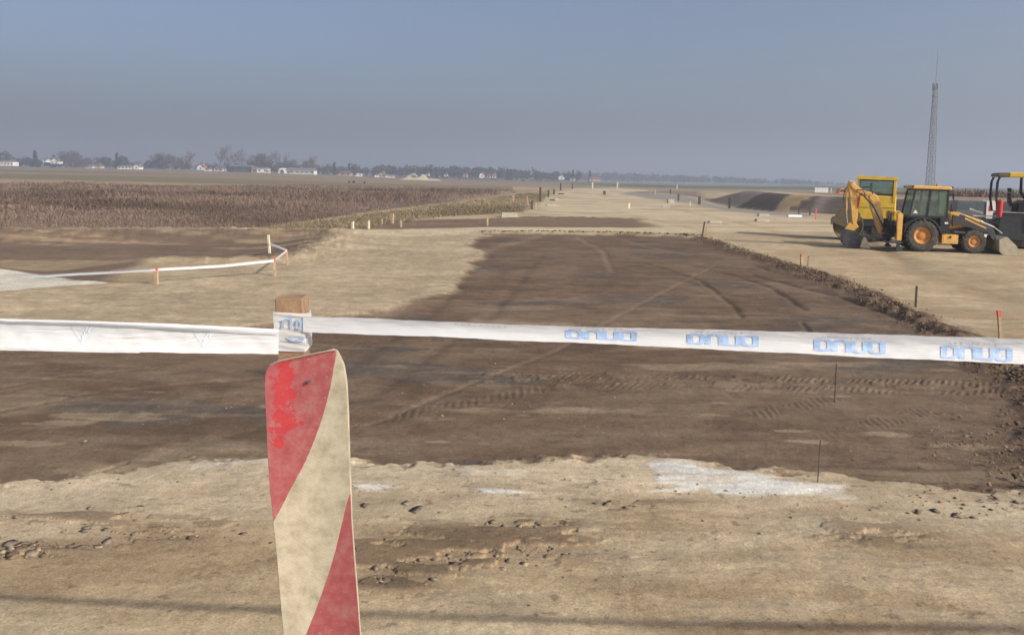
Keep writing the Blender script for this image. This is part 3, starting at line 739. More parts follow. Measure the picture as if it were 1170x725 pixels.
    # front bucket
    pr = [(3.10, .62), (3.14, .15), (3.28, .04), (4.05, .02), (4.08, .05), (3.40, .12), (3.28, .22), (3.26, .55), (3.42, .70), (3.36, .74)]
    b = part_empty('loader_bucket', t)
    MB().prism(pr, -.02, 2.14).build('shell', M['bucket'], b, .008)
    for y in (-.05, 2.14): MB().prism([(3.10, .62), (3.14, .12), (3.28, .0), (4.02, .0), (3.78, .40), (3.40, .74)], y, y+.03).build('side_plate', M['bucket'], b)
    for k in range(7): MB().prism([(4.0, .0), (4.22, .015), (4.0, .06)], .05+k*.33, .15+k*.33).build('tooth', M['bucket'], b)
    # rear frame, stabilisers
    m = MB(); m.prism([(-.86, .42), (-1.06, .42), (-1.08, 1.55), (-.98, 1.62), (-.84, 1.55)], .02, .20); m.prism([(-.86, .42), (-1.06, .42), (-1.08, 1.55), (-.98, 1.62), (-.84, 1.55)], 1.9, 2.08)
    m.box(-1.0, -.86, .2, 1.9, .5, .66); m.box(-1.0, -.86, .2, 1.9, 1.1, 1.24); m.build('rear_frame', M['yellow'], t, .015)
    for y in (.04, 1.92):
        m = MB(); m.box(-1.03, -.89, y, y+.14, .1, .5); m.box(-1.5, -.8, y-.06, y+.2, .30, .36) ; m.box(-1.08, -.82, y-.04, y+.18, .02, .10); m.build('stabiliser_leg', M['dgrey'], t, .01)
    m = MB(); m.box(-1.35, -1.02, .75, 1.3, .5, 1.2); m.tube([(-1.35, 1.02, .45), (-1.35, 1.02, 1.3)], .11, 12)
    m.tube([(-1.1, .5, .55), (-1.5, .75, .8)], .05, 8); m.tube([(-1.1, .5, 1.05), (-1.45, .8, 1.12)], .04, 8); m.build('kingpost', M['black'], t, .02)
    # boom
    yb0, yb1 = .88, 1.16
    outer = [(-1.30, .62), (-1.42, 1.05), (-1.50, 1.55), (-1.62, 2.0), (-1.80, 2.30), (-2.02, 2.42), (-2.30, 2.45), (-2.60, 2.62), (-2.88, 2.84), (-2.98, 2.72)]
    inner = [(-2.90, 2.60), (-2.62, 2.40), (-2.32, 2.22), (-2.14, 2.10), (-2.02, 1.75), (-1.88, 1.35), (-1.74, .95), (-1.58, .62)]
    o = MB().prism(outer+inner, yb0, yb1).build('boom', M['yellow'], t, .02)
    for x, z, r in ((-1.72, 1.30, .07), (-1.80, 1.56, .08), (-1.88, 1.82, .08)): MB().tube([(x, yb0-.008, z), (x, yb0+.02, z)], r, 16).build('boom_plate', M['bucket'], o)
    MB().tube([(-1.96, yb0-.03, 2.2), (-1.96, yb1+.03, 2.2)], .16, 20).build('knuckle', M['yellow'], o, .01)
    m = MB(); m.tube([(-1.30, .80, .60), (-1.52, .78, 1.1), (-1.72, .78, 1.45), (-1.98, .78, 1.9), (-2.25, .78, 2.12), (-2.5, .80, 2.36)], [.06, .06, .055, .05, .035, .03], 8); m.build('hose', M['black'], o)
    m = MB(); m.tube([(-1.95, 1.2, 2.30), (-2.4, 1.2, 2.55)], .05, 8); m.tube([(-2.4, 1.2, 2.55), (-2.75, 1.2, 2.72)], .03, 8); m.build('boom_cylinder', M['dgrey'], t)
    m = MB()
    for k, (a_, b_) in enumerate((((-1.5, .85, .7), (-1.3, .6, 1.4)), ((-1.45, .8, .9), (-1.2, .5, 1.3)), ((-2.0, .82, 2.35), (-2.45, .8, 2.62)), ((-2.3, .84, 2.2), (-2.72, .8, 2.5)))):
        v0, v1 = Vector(a_), Vector(b_); mid_ = (v0+v1)/2+Vector((.05, -.1, .16)); MB().tube([v0, (v0*.6+mid_*.4)+Vector((0, -.03, .05)), mid_, v1], .022, 6).build('hydraulic_hose', M['black'], t)
    MB().tube([(-1.15, .45, .55), (-1.28, .35, 1.3), (-1.22, .5, 1.55)], .03, 6).build('hydraulic_hose', M['black'], t)
    # dipper
    o = MB().prism([(-2.78, 2.88), (-3.02, 2.92), (-3.08, 2.70), (-2.98, 2.35), (-2.84, 1.4), (-2.78, 1.0), (-2.62, 1.0), (-2.56, 1.4), (-2.62, 2.2), (-2.70, 2.6)], .93, 1.12).build('dipper', M['yellow'], t, .02)
    m = MB(); m.tube([(-3.10, 1.02, 2.55), (-3.08, 1.02, 1.6)], .055, 10); o2 = m.build('dipper_cylinder', M['yellow'], o)
    MB().tube([(-3.08, 1.02, 1.6), (-3.0, 1.02, 1.05)], .028, 8).build('hydraulic_rod', M['steel'], o)
    MB().prism([(-2.60, 2.25), (-2.50, 2.25), (-2.54, 1.85), (-2.60, 1.7)], .90, .925).build('warning_decal', M['red'], o)
    MB().tube([(-2.95, .97, 2.8), (-3.2, .95, 2.5), (-3.25, .95, 2.0), (-3.1, .97, 1.7)], .02, 6).build('hose', M['black'], o)
    MB().tube([(-2.9, .9, 2.78), (-2.9, 1.15, 2.78)], .09, 14).build('pivot_pin', M['steel'], o)
    # digging bucket with link
    b = part_empty('digging_bucket', t)
    MB().prism([(-2.95, 1.05), (-2.62, 1.08), (-2.50, .88), (-2.72, .70), (-2.98, .62), (-3.1, .8)], .95, 1.10).build('link', M['yellow'], b, .02)
    MB().tube([(-3.0, 1.02, 1.0), (-2.72, 1.02, .62)], .04, 8).build('link_rod', M['steel'], b)
    MB().prism([(-3.05, .78), (-3.22, .45), (-3.20, .18), (-3.0, .04), (-2.3, .02), (-2.28, .10), (-2.9, .16), (-3.02, .30), (-2.98, .50), (-2.55, .62), (-2.6, .72)], .72, 1.34).build('shell', M['black'], b, .01)
    for y in (.70, 1.34): MB().prism([(-3.05, .78), (-3.22, .45), (-3.20, .18), (-3.0, .04), (-2.4, .03), (-2.45, .45), (-2.6, .72)], y, y+.025).build('side_plate', M['dgrey'], b)
    MB().prism([(-2.48, .02), (-2.02, .0), (-2.22, .42), (-2.30, .50), (-2.38, .40)], .55, .70).build('cutting_plate', M['bucket'], b, .01)
    return t
backhoe()

# ------------------------------------------------------------------ soil roller behind the backhoe
def roller():
    p = onground(998, 275.5)
    t = thing('soil_roller', 'bright yellow soil roller with dusty drum standing behind the digging arm', 'road roller', p, R(-24)); t.scale = (.92, 1, 1)
    # scale: 1 m = 23.7 px. origin below cab centre
    d = part_empty('drum', t)
    MB().lathe([(.76, 0), (.76, 2.0), (.70, 2.0), (.66, 1.9), (.001, 1.88), (.001, .12), (.66, .10), (.70, 0)], -1.28, .74, 0, 48).build('drum_shell', M['drum'], d, .01)
    MB().tube([(-1.28, -.02, .74), (-1.28, .14, .74)], .2, 20).build('hub', M['dgrey'], d)
    m = MB(); m.prism([(-2.12, .85), (-2.02, 1.05), (-1.7, 1.55), (-1.3, 1.66), (-.7, 1.35), (-.7, .95), (-1.1, .9), (-1.3, .60), (-1.5, .64)], -.14, -.04)
    m.prism([(-2.12, .85), (-1.7, 1.55), (-.7, 1.35), (-.7, .95)], 2.04, 2.14); m.box(-2.14, -2.02, -.14, 2.14, .75, 1.05); m.build('drum_frame', M['drum'], t, .02)
    m = MB(); m.prism([(-.85, 1.05), (-.85, 2.15), (.05, 2.25), (.98, 2.22), (.98, 1.05)], .1, 1.9); m.build('body', M['yellow2'], t, .05)
    MB().box(-.8, .9, .092, .10, 1.62, 1.64).build('panel_seam', M['black'], t)
    m = MB(); m.box(-.95, 1.05, .15, 1.85, .72, 1.06); m.build('chassis', M['dgrey'], t, .02)
    cab = part_empty('cab', t)
    m = MB()
    for x in (-.92, .84):
        for y in (.1, 1.8): m.box(x, x+.10, y, y+.1, 2.2, 3.02)
    m.prism([(-.98, 3.0), (1.02, 2.96), (1.02, 3.12), (-.92, 3.18), (-.98, 3.1)], .0, 2.0); m.box(.82, .96, .08, .098, 1.9, 3.0); m.build('frame', M['yellow2'], cab, .02)
    MB().box(-.82, .84, .13, .14, 2.26, 2.98).build('window', M['glass'], cab); MB().box(-.82, .84, 1.86, 1.87, 2.26, 2.98).build('window', M['glass'], cab)
    m = MB(); m.box(-.25, .25, .8, 1.3, 2.2, 2.4); m.box(-.3, -.18, .82, 1.28, 2.4, 2.85); m.build('seat', M['seat'], cab, .03)
    m = MB(); m.box(-.84, .86, .11, .128, 2.22, 2.30); m.box(-.84, .86, .11, .128, 2.93, 2.99); m.box(-.84, -.78, .11, .128, 2.3, 2.93); m.box(.78, .84, .11, .128, 2.3, 2.93); m.build('window_gasket', M['black'], cab)
    for x in (-.28, .42):
        tyre(t, x, .62, .2, .62, .42, .3, M['dgrey'], 16)
    tyre(t, -.28, .62, 1.4, .62, .42, .3, M['dgrey'], 16); tyre(t, .42, .62, 1.4, .62, .42, .3, M['dgrey'], 16)
    MB().box(.62, 1.2, .1, .5, .95, 1.5).build('tool_box', M['yellow2'], t, .02)
roller()

# ------------------------------------------------------------------ road paver at the right edge
def paver():
    p = onground(1157, 284)
    t = thing('paving_machine', 'black machine with yellow canopy roof and red canister at the right picture edge', 'paving machine', (p.x, p.y, p.z), R(-24)); t.scale = (1, 1, .88)
    m = MB(); m.prism([(-.62, .55), (-.58, 1.75), (-.45, 1.82), (.6, 1.80), (3.4, 1.78), (3.4, .5), (.2, .42), (-.5, .48)], .0, 2.2); m.build('body', M['dgrey'], t, .04)
    m = MB(); m.prism([(-.60, 1.82), (3.4, 1.80), (3.4, 1.86), (-.60, 1.88)], -.05, 2.25); m.build('platform', M['steel'], t, .01)
    m = MB(); m.box(.35, .85, -.02, .0, .85, 1.70); m.box(.95, 1.5, -.02, .0, .85, 1.70); m.build('side_hatch', M['black'], t, .01)
    m = MB(); m.prism([(-.05, .10), (3.0, .10), (3.3, .35), (3.0, .62), (-.05, .62), (-.3, .35)], .08, .5); m.prism([(-.05, .10), (3.0, .10), (3.3, .35), (3.0, .62), (-.05, .62), (-.3, .35)], 1.7, 2.12); m.build('track', M['tyre'], t, .03)
    for y in (.1, 2.0):
        MB().prism([(-.70, 1.86), (-.60, 1.86), (-.70, 2.6), (-.68, 3.45), (-.60, 3.66), (-.70, 3.66), (-.78, 3.4), (-.80, 2.6)], y, y+.08).build('canopy_post', M['black'], t, .01)
        MB().box(2.7, 2.8, y, y+.08, 1.86, 3.66).build('canopy_post', M['black'], t, .01)
        MB().prism([(.42, 3.66), (.52, 3.66), (.54, 2.9), (.95, 2.2), (1.05, 1.86), (.92, 1.86), (.82, 2.15), (.42, 2.85)], y, y+.08).build('canopy_post', M['black'], t, .01)
    cn = part_empty('canopy', t)
    MB().prism([(-.74, 3.68), (-.76, 3.80), (-.68, 3.88), (-.30, 3.90), (-.30, 3.66)], -.05, 2.25).build('rear_section', M['drum'], cn, .03)
    MB().prism([(-.30, 3.66), (-.30, 3.90), (3.0, 3.90), (3.1, 3.80), (3.1, 3.66)], -.06, 2.26).build('front_section', M['yellow2'], cn, .03)
    m = MB(); m.tube([(-.62, -.10, 1.62), (-.60, -.10, 2.42)], .11, 16); m.tube([(-.60, -.10, 2.42), (-.60, -.10, 2.5)], [.10, .04], 12); m.build('red_canister', M['red'], t)
    for x0 in (-.15, .85):
        m = MB(); m.box(x0, x0+.5, .5, 1.0, 2.15, 2.35); m.prism([(x0-.04, 2.3), (x0+.1, 2.3), (x0+.02, 2.85), (x0-.10, 2.85)], .52, .98); m.prism([(x0-.06, 2.88), (x0+.06, 2.88), (x0+.06, 3.1), (x0-.10, 3.1)], .62, .88); m.box(x0+.1, x0+.4, .6, .9, 1.86, 2.15); m.build('seat', M['seat'], t, .03)
    m = MB(); m.prism([(.15, 1.88), (.75, 1.88), (.70, 2.35), (.35, 2.5), (.18, 2.3)], .3, 1.9); m.tube([(-.5, .15, 2.35), (.2, .15, 2.45), (.5, .15, 2.3)], .025, 6); m.tube([(-.5, .15, 1.9), (-.5, .15, 2.35)], .025, 6)
    m.build('console', M['black'], t, .02)
    m = MB(); m.box(1.25, 1.9, -.03, .0, 1.0, 1.5); m.box(.9, 3.3, -.08, .0, .62, .70); m.build('white_strip', M['white'], t)
    m = MB(); m.prism([(-1.25, .35), (-.5, .35), (-.5, 1.0), (-.85, 1.3), (-1.2, .9)], .3, 1.9); m.tube([(-.6, .2, 1.5), (-1.15, .2, 1.15)], .05, 8); m.tube([(-.6, .3, 1.1), (-1.3, .3, .7)], .04, 8); m.build('hitch_frame', M['black'], t, .02)
    m = MB(); m.tube([(-.6, .25, 1.62), (-1.6, .25, 1.60)], .035, 8); m.tube([(-1.2, .3, 1.75), (-1.75, .3, 1.95)], .05, 8); m.build('steel_rod', M['white'], t)
paver()

# ------------------------------------------------------------------ grey crew vehicle beyond the loader
def truck():
    p = onground(1118, 262)
    t = thing('flatbed_truck', 'grey vehicle with white rear panel half hidden beyond the loader arm', 'truck', p, R(-20)); t.scale = (1, 1, .8)
    # 1 m ~ 18 px
    m = MB(); m.prism([(-1.35, .9), (-1.35, 2.15), (-1.25, 2.3), (.3, 2.3), (.3, .9)], 0, 1.8); m.build('cab', mat('grey_paint', (.13, .14, .145), .5, .15, 3, dust=.3), t, .04)
    for x0, x1 in ((-1.25, -.80), (-.72, -.25), (-.17, .25)): MB().box(x0, x1, -.012, .0, 1.55, 2.15).build('window', mat('dim_glass', (.10, .14, .15), .15, .1, 2), t)
    MB().prism([(.35, .9), (.35, 2.25), (.55, 2.35), (.85, 2.3), (.9, .9)], -.05, 1.8).build('white_panel', M['white'], t, .02)
    MB().box(.50, .66, -.062, -.05, 1.5, 1.95).build('rear_lamp', M['red'], t)
    m = MB(); m.box(-1.5, 1.9, .1, 1.7, .62, .9); m.box(.9, 1.9, 0, 1.8, .9, 1.3); m.build('chassis', M['dgrey'], t, .02)
    for x in (-.9, 1.2):
        tyre(t, x, .42, .02, .42, .25, .22, M['dgrey'], 14); tyre(t, x, .42, 1.55, .42, .25, .22, M['dgrey'], 14)
truck()

# ------------------------------------------------------------------ lattice mast
def mast():
    D = 250; b = atD(1062.5, 213.5, D); zt0 = gz(b.x, D)
    H = atD(1069, 97, D).z-zt0; t = thing('radio_mast', 'tall grey lattice radio mast with thin whip antenna on top', 'radio mast', (b.x, D, zt0))
    legs = []
    w = lambda z: .98 - (.98-.45)*z/H
    m = MB()
    for sx, sy in ((-1, -1), (1, -1), (1, 1), (-1, 1)):
        q = MB(); q.tube([(sx*w(0), sy*w(0), 0), (sx*w(H), sy*w(H), H)], .11, 6); q.build('leg', M['lattice'], t)
    nz = 17
    br = MB()
    for k in range(nz):
        z0, z1 = H*k/nz, H*(k+1)/nz
        c0 = [(-w(z0), -w(z0), z0), (w(z0), -w(z0), z0), (w(z0), w(z0), z0), (-w(z0), w(z0), z0)]; c1 = [(-w(z1), -w(z1), z1), (w(z1), -w(z1), z1), (w(z1), w(z1), z1), (-w(z1), w(z1), z1)]
        for i in range(4):
            j = (i+1) % 4
            br.tube([c0[i], c1[j]], .05, 4); br.tube([c0[j], c1[i]], .05, 4); br.tube([c1[i], c1[j]], .05, 4)
    br.build('bracing', M['lattice'], t)
    MB().tube([(0, 0, 0), (0, 0, H)], .14, 6).build('cable_ladder', mat('cable_run', (.4, .41, .43), .6, .1, 1), t)
    m = MB(); m.box(-.8, .8, -.8, .8, H-3.6, H-3.4); m.build('work_platform', M['lattice'], t)
    MB().tube([(0, 0, H), (0, 0, H+11.5)], [.13, .05], 6).build('whip_antenna', M['lattice'], t)
    m = MB(); m.tube([(-.3, 0, H-.4), (1.9, 0, H-.4)], .06, 6); m.box(-.9, -.4, -.3, .3, H-1.8, H+.6); m.box(.3, .8, -.3, .3, H-1.2, H+.5); m.build('antenna_box', M['lattice'], t)
mast()

# ------------------------------------------------------------------ warning board, post, tape
def striped_mat():
    m = bpy.data.materials.new('striped_board'); m.use_nodes = True; t = m.node_tree; N = t.nodes; L = t.links; b = N['Principled BSDF']
    b.inputs['Roughness'].default_value = .55; b.inputs['Specular IOR Level'].default_value = .3
    uv = N.new('ShaderNodeUVMap'); uv.uv_map = 'UVMap'; sp = N.new('ShaderNodeSeparateXYZ'); L.new(uv.outputs[0], sp.inputs[0])
    def mth(op, a, b_=None):
        n = N.new('ShaderNodeMath'); n.operation = op
        for i, v in enumerate((a, b_)):
            if v is None: continue
            if isinstance(v, (int, float)): n.inputs[i].default_value = v
            else: L.new(v, n.inputs[i])
        return n.outputs[0]
    u, v = sp.outputs['X'], sp.outputs['Y']     # u,v: photo-measured board units (px/100)
    def nz(scale, det=5, rg=.6, vec=uv.outputs[0]):
        n = N.new('ShaderNodeTexNoise'); n.inputs['Scale'].default_value = scale; n.inputs['Detail'].default_value = det; n.inputs['Roughness'].default_value = rg; L.new(vec, n.inputs['Vector']); return n.outputs['Fac']
    def fc(points):
        n = N.new('ShaderNodeFloatCurve'); c = n.mapping.curves[0]
        c.points[0].location = points[0]; c.points[1].location = points[-1]
        for q in points[1:-1]: c.points.new(*q)
        n.mapping.update(); return n
    # v' = (y-390)/400 ; boundaries give u = (x-300)/120
    vv = mth('DIVIDE', v, 400.0); uu = mth('DIVIDE', u, 120.0)
    c1 = fc([(0, .74), (.02, .715), (.145, .635), (.31, .455), (.425, .26), (.50, .13), (.56, 0)]); L.new(vv, c1.inputs['Value'])
    c2 = fc([(0, 1), (.40, .90), (.44, .825), (.52, .755), (.61, .68), (.73, .55), (.83, .42), (.95, .25), (1, .2)]); L.new(vv, c2.inputs['Value'])
    jit = mth('MULTIPLY', mth('SUBTRACT', nz(.12), .5), .012)
    a1 = mth('GREATER_THAN', mth('ADD', uu, jit), c1.outputs[0]); a2 = mth('LESS_THAN', mth('ADD', uu, jit), c2.outputs[0])
    white = mth('MULTIPLY', a1, a2)
    def ramp(fac, pts):
        r = N.new('ShaderNodeValToRGB'); L.new(fac, r.inputs[0])
        r.color_ramp.elements[0].position = pts[0][0]; r.color_ramp.elements[0].color = (*pts[0][1], 1)
        r.color_ramp.elements[1].position = pts[-1][0]; r.color_ramp.elements[1].color = (*pts[-1][1], 1)
        for p_, c_ in pts[1:-1]:
            e = r.color_ramp.elements.new(p_); e.color = (*c_, 1)
        return r.outputs[0]
    redc = ramp(nz(.06, 8, .7), [(.3, (.26, .06, .065)), (.5, (.35, .095, .10)), (.7, (.33, .17, .145))])
    whc = ramp(nz(.045, 8, .7), [(.3, (.30, .26, .185)), (.5, (.44, .39, .29)), (.72, (.56, .51, .41))])
    # fresh red patches
    def ell(cx, cy, rx, ry):
        return mth('ADD', mth('POWER', mth('DIVIDE', mth('SUBTRACT', u, cx), rx), 2), mth('POWER', mth('DIVIDE', mth('SUBTRACT', v, cy), ry), 2))
    e = mth('MINIMUM', mth('MINIMUM', ell(25, 50, 13, 30), ell(27, 88, 15, 12)), mth('MINIMUM', ell(18, 115, 7, 7), ell(22, 100, 14, 5)))
    fr = mth('LESS_THAN', mth('ADD', e, mth('MULTIPLY', mth('SUBTRACT', nz(.09, 4, .6), .5), 7.0)), .9)
    mx = N.new('ShaderNodeMix'); mx.data_type = 'RGBA'; L.new(mth('MULTIPLY', fr, .7), mx.inputs[0]); L.new(redc, mx.inputs[6]); mx.inputs[7].default_value = (.46, .025, .035, 1)
    m2 = N.new('ShaderNodeMix'); m2.data_type = 'RGBA'; L.new(white, m2.inputs[0]); L.new(mx.outputs[2], m2.inputs[6]); L.new(whc, m2.inputs[7])
    # chips
    ch = mth('GREATER_THAN', nz(.16, 4, .6), .69)
    m3 = N.new('ShaderNodeMix'); m3.data_type = 'RGBA'; L.new(mth('MULTIPLY', ch, .6), m3.inputs[0]); L.new(m2.outputs[2], m3.inputs[6]); m3.inputs[7].default_value = (.42, .34, .24, 1)
    # embossed diagonal ribs of the sheeting
    wv = N.new('ShaderNodeTexWave'); wv.inputs['Scale'].default_value = .09; wv.inputs['Distortion'].default_value = 1.5
    mp = N.new('ShaderNodeMapping'); mp.inputs['Rotation'].default_value = (0, 0, R(62)); L.new(uv.outputs[0], mp.inputs[0]); L.new(mp.outputs[0], wv.inputs[0])
    m4 = N.new('ShaderNodeMix'); m4.data_type = 'RGBA'; m4.blend_type = 'MULTIPLY'; m4.inputs[0].default_value = .05; L.new(m3.outputs[2], m4.inputs[6]); L.new(wv.outputs[0], m4.inputs[7])
    L.new(m4.outputs[2], b.inputs['Base Color'])
    bp = N.new('ShaderNodeBump'); bp.inputs['Strength'].default_value = .25; bp.inputs['Distance'].default_value = .002; L.new(nz(.3, 6), bp.inputs['Height']); L.new(bp.outputs[0], b.inputs['Normal'])
    return m
BD = 2.55
def board():
    base = atD(352, 600, BD)
    t = thing('warning_board', 'weathered red and white striped board on a brown wooden post in front', 'warning board', (base.x, BD+.08, 0))
    def loc(v): return Vector(v)-Vector((base.x, BD+.08, 0))
    # outline rows: y, left x, right x
    rows = [(400, 381, 382.5), (402, 372, 385), (406, 352, 387), (410, 333, 389), (413, 318, 390.5), (417, 309, 392), (422, 305, 393), (428, 303.3, 394), (440, 302.7, 395.5), (470, 304, 397), (520, 306, 398.5), (560, 308.5, 400), (590, 312, 401), (640, 317, 404.5), (690, 321, 408.5), (725, 324.5, 411), (760, 327.5, 414), (785, 330, 416)]
    K = 12; vs = []; uvs = []; fs = []
    ys = []
    for i in range(len(rows)-1):
        n = max(1, int((rows[i+1][0]-rows[i][0])/6))
        for k in range(n):
            f = k/n; ys.append(tuple(rows[i][j]*(1-f)+rows[i+1][j]*f for j in range(3)))
    ys.append(rows[-1])
    for (y, l, r) in ys:
        for k in range(K+1):
            f = k/K; x = l+(r-l)*f
            d = BD + .012*math.sin(f*3.0) + .018*(x-350)/50*.5 + .006*math.sin(y*.02+f*2)
            if y < 445 and f > .75: d += .012*(f-.75)*4*(445-y)/45
            p = loc(atD(x, y, d)); vs.append(p); uvs.append((x-300-(y-400)*.0, y-390))
    nr = len(ys); n0 = len(vs)
    back = [v+Vector((0, .016, 0)) for v in vs]
    for i in range(nr-1):
        for k in range(K):
            a = i*(K+1)+k; fs.append((a, a+K+1, a+K+2, a+1)); fs.append((n0+a, n0+a+1, n0+a+K+2, n0+a+K+1))
    for i in range(nr-1):
        a = i*(K+1); fs.append((a, n0+a, n0+a+K+1, a+K+1)); a += K; fs.append((a, a+K+1, n0+a+K+1, n0+a))
    for k in range(K):
        fs.append((k, k+1, n0+k+1, n0+k)); a = (nr-1)*(K+1)+k; fs.append((a, n0+a, n0+a+1, a+1))
    me = bpy.data.meshes.new('panel'); me.from_pydata(vs+back, [], fs)
    uvl = me.uv_layers.new(name='UVMap'); al = uvs+uvs
    for l in me.loops: uvl.data[l.index].uv = al[l.vertex_index]
    me.materials.append(striped_mat())
    me.polygons.foreach_set('use_smooth', [True]*len(me.polygons))
    o = bpy.data.objects.new('panel', me); COL.objects.link(o); o.parent = t
    m = o.modifiers.new('edge', 'EDGE_SPLIT'); m.split_angle = R(50)
    MB().tube([loc(atD(353, 436, BD-.004)), loc(atD(353, 436, BD+.03))], .006, 8).build('bolt', M['dgrey'], o)
    edge = [vs[i*(K+1)] for i in range(nr)][::-1] + [vs[k] for k in range(K+1)] + [vs[i*(K+1)+K] for i in range(nr)]
    MB().tube([Vector(q)+Vector((0, .008, 0)) for q in edge], .0035, 6).build('rim', mat('worn_rim', (.36, .31, .24), .7, .25, 12), o, smooth=True)
    # post
    pc = atD(333.5, 339, BD+.07); hw = .046
    T = loc(pc); foot = Vector((T.x+.10, T.y+.02, -.02))
    m = MB(); v = []
    for c, z in ((foot, -.02), (T, T.z)):
        for sx, sy in ((-1, -1), (1, -1), (1, 1), (-1, 1)): v.append((c.x+sx*hw, c.y+sy*.04, z + (.004 if sx > 0 else 0)))
    m.add(v, [(0,1,2,3),(4,5,6,7),(0,1,5,4),(1,2,6,5),(2,3,7,6),(3,0,4,7)]); m.build('post', M['wood'], t, .004)
    return pc, foot+Vector((base.x, BD+.08, 0))
PC, FOOT = board()

tapem = bpy.data.materials.new('tape_film'); tapem.use_nodes = True
_t = tapem.node_tree; _b = _t.nodes['Principled BSDF']; _b.inputs['Base Color'].default_value = (.80, .82, .84, 1); _b.inputs['Roughness'].default_value = .26
_tr = _t.nodes.new('ShaderNodeBsdfTranslucent'); _tr.inputs[0].default_value = (.75, .78, .82, 1); _mx = _t.nodes.new('ShaderNodeMixShader'); _mx.inputs[0].default_value = .38
_t.links.new(_b.outputs[0], _mx.inputs[1]); _t.links.new(_tr.outputs[0], _mx.inputs[2]); _o = [n for n in _t.nodes if n.type == 'OUTPUT_MATERIAL'][0]; _t.links.new(_mx.outputs[0], _o.inputs[0])
_w = _t.nodes.new('ShaderNodeTexNoise'); _w.inputs['Scale'].default_value = 7; _w.inputs['Detail'].default_value = 6; _w.inputs['Distortion'].default_value = .6
_tc = _t.nodes.new('ShaderNodeTexCoord'); _mp = _t.nodes.new('ShaderNodeMapping'); _mp.inputs['Scale'].default_value = (.6, 1, 5); _t.links.new(_tc.outputs['Object'], _mp.inputs[0]); _t.links.new(_mp.outputs[0], _w.inputs['Vector'])
_bp = _t.nodes.new('ShaderNodeBump'); _bp.inputs['Strength'].default_value = .7; _bp.inputs['Distance'].default_value = .012; _t.links.new(_w.outputs[0], _bp.inputs['Height']); _t.links.new(_bp.outputs[0], _b.inputs['Normal'])
inkm = mat('blue_ink', (.30, .43, .66), .5, .25, 40)
inkp = mat('pale_blue_ink', (.56, .63, .70), .5, .2, 40)
inkg = mat('grey_ink', (.55, .58, .64), .5, .2, 60)

def ribbon_fn(knots, rag=1.8, crk=1.0, seed=0):
    xs = [k[0] for k in knots]
    def f(px, t):      # t 0 top .. 1 bottom
        yt = np.interp(px, xs, [k[1] for k in knots]); yb = np.interp(px, xs, [k[2] for k in knots]); D = np.interp(px, xs, [k[3] for k in knots]); cu = np.interp(px, xs, [k[4] for k in knots])
        q = px*.02+seed*7.3
        e1 = (math.sin(q*3.1)+.7*math.sin(q*7.3+1)+.5*math.sin(q*15.7))*.16*rag; e2 = (math.sin(q*2.3+2)+.7*math.sin(q*6.1)+.5*math.sin(q*13.9+4))*.16*rag
        cr_ = (math.sin(q*3.7+t*4.1+math.sin(q*.9)*2)+.6*math.sin(q*8.3-t*6.3+1.5*math.sin(q*2.1))+.45*math.sin(q*17.1+t*9+2*math.sin(q*3.3)))*.0026*crk
        return atD(px, yt+e1+(yb+e2-yt-e1)*t, D + cu*math.sin(math.pi*t) - cu*.8*t + cr_)
    return f
def ribbon(f, x0, x1, n, nt=8, step=None):
    xs = np.linspace(x0, x1, n); vs = []; fs = []
    for x in xs:
        for j in range(nt+1): vs.append(f(x, j/nt))
    for i in range(n-1):
        for j in range(nt): a = i*(nt+1)+j; fs.append((a, a+1, a+nt+2, a+nt+1))
    return MB().add(vs, fs)
def glyphs(f, strokes, x0, wpx, t0, th, off=.002, wid=.12, mb=None):
    """strokes: polylines in unit cell (x 0..1, y 0 top..1 bottom) mapped on the ribbon"""
    mb = mb or MB()
    for st in strokes:
        st = [np.array(q, float) for q in st]; pts = []
        for a, b in zip(st[:-1], st[1:]):
            for k in range(4): pts.append(a+(b-a)*k/4)
        pts.append(st[-1])
        L_, R_ = [], []
        for i, q in enumerate(pts):
            d = pts[min(i+1, len(pts)-1)]-pts[max(i-1, 0)]; d = d/(np.linalg.norm(d)+1e-9); n = np.array([-d[1], d[0]])*wid/2
            n[0] *= .55
            for s_, lst in ((1, L_), (-1, R_)):
                w = q+s_*n; v = f(x0+w[0]*wpx, t0+w[1]*th); v = v+(Vector((0, 0, CAMZ))-v).normalized()*off; lst.append(v)
        k = len(pts); mb.add(L_+R_, [(i, i+1, k+i+1, k+i) for i in range(k-1)])
    return mb
LD = [[(.02, .05), (.02, .95), (.16, .95), (.21, .75), (.21, .25), (.16, .05), (.02, .05)]]
LN = [[(.28, .98), (.28, .25), (.33, .06), (.43, .06), (.48, .25), (.48, .98)]]
LU = [[(.54, .04), (.54, .78), (.59, .95), (.70, .95), (.73, .80), (.73, .04)]]
LQ = [[(.98, .05), (.98, .95), (.84, .95), (.79, .75), (.79, .25), (.84, .05), (.98, .05)]]
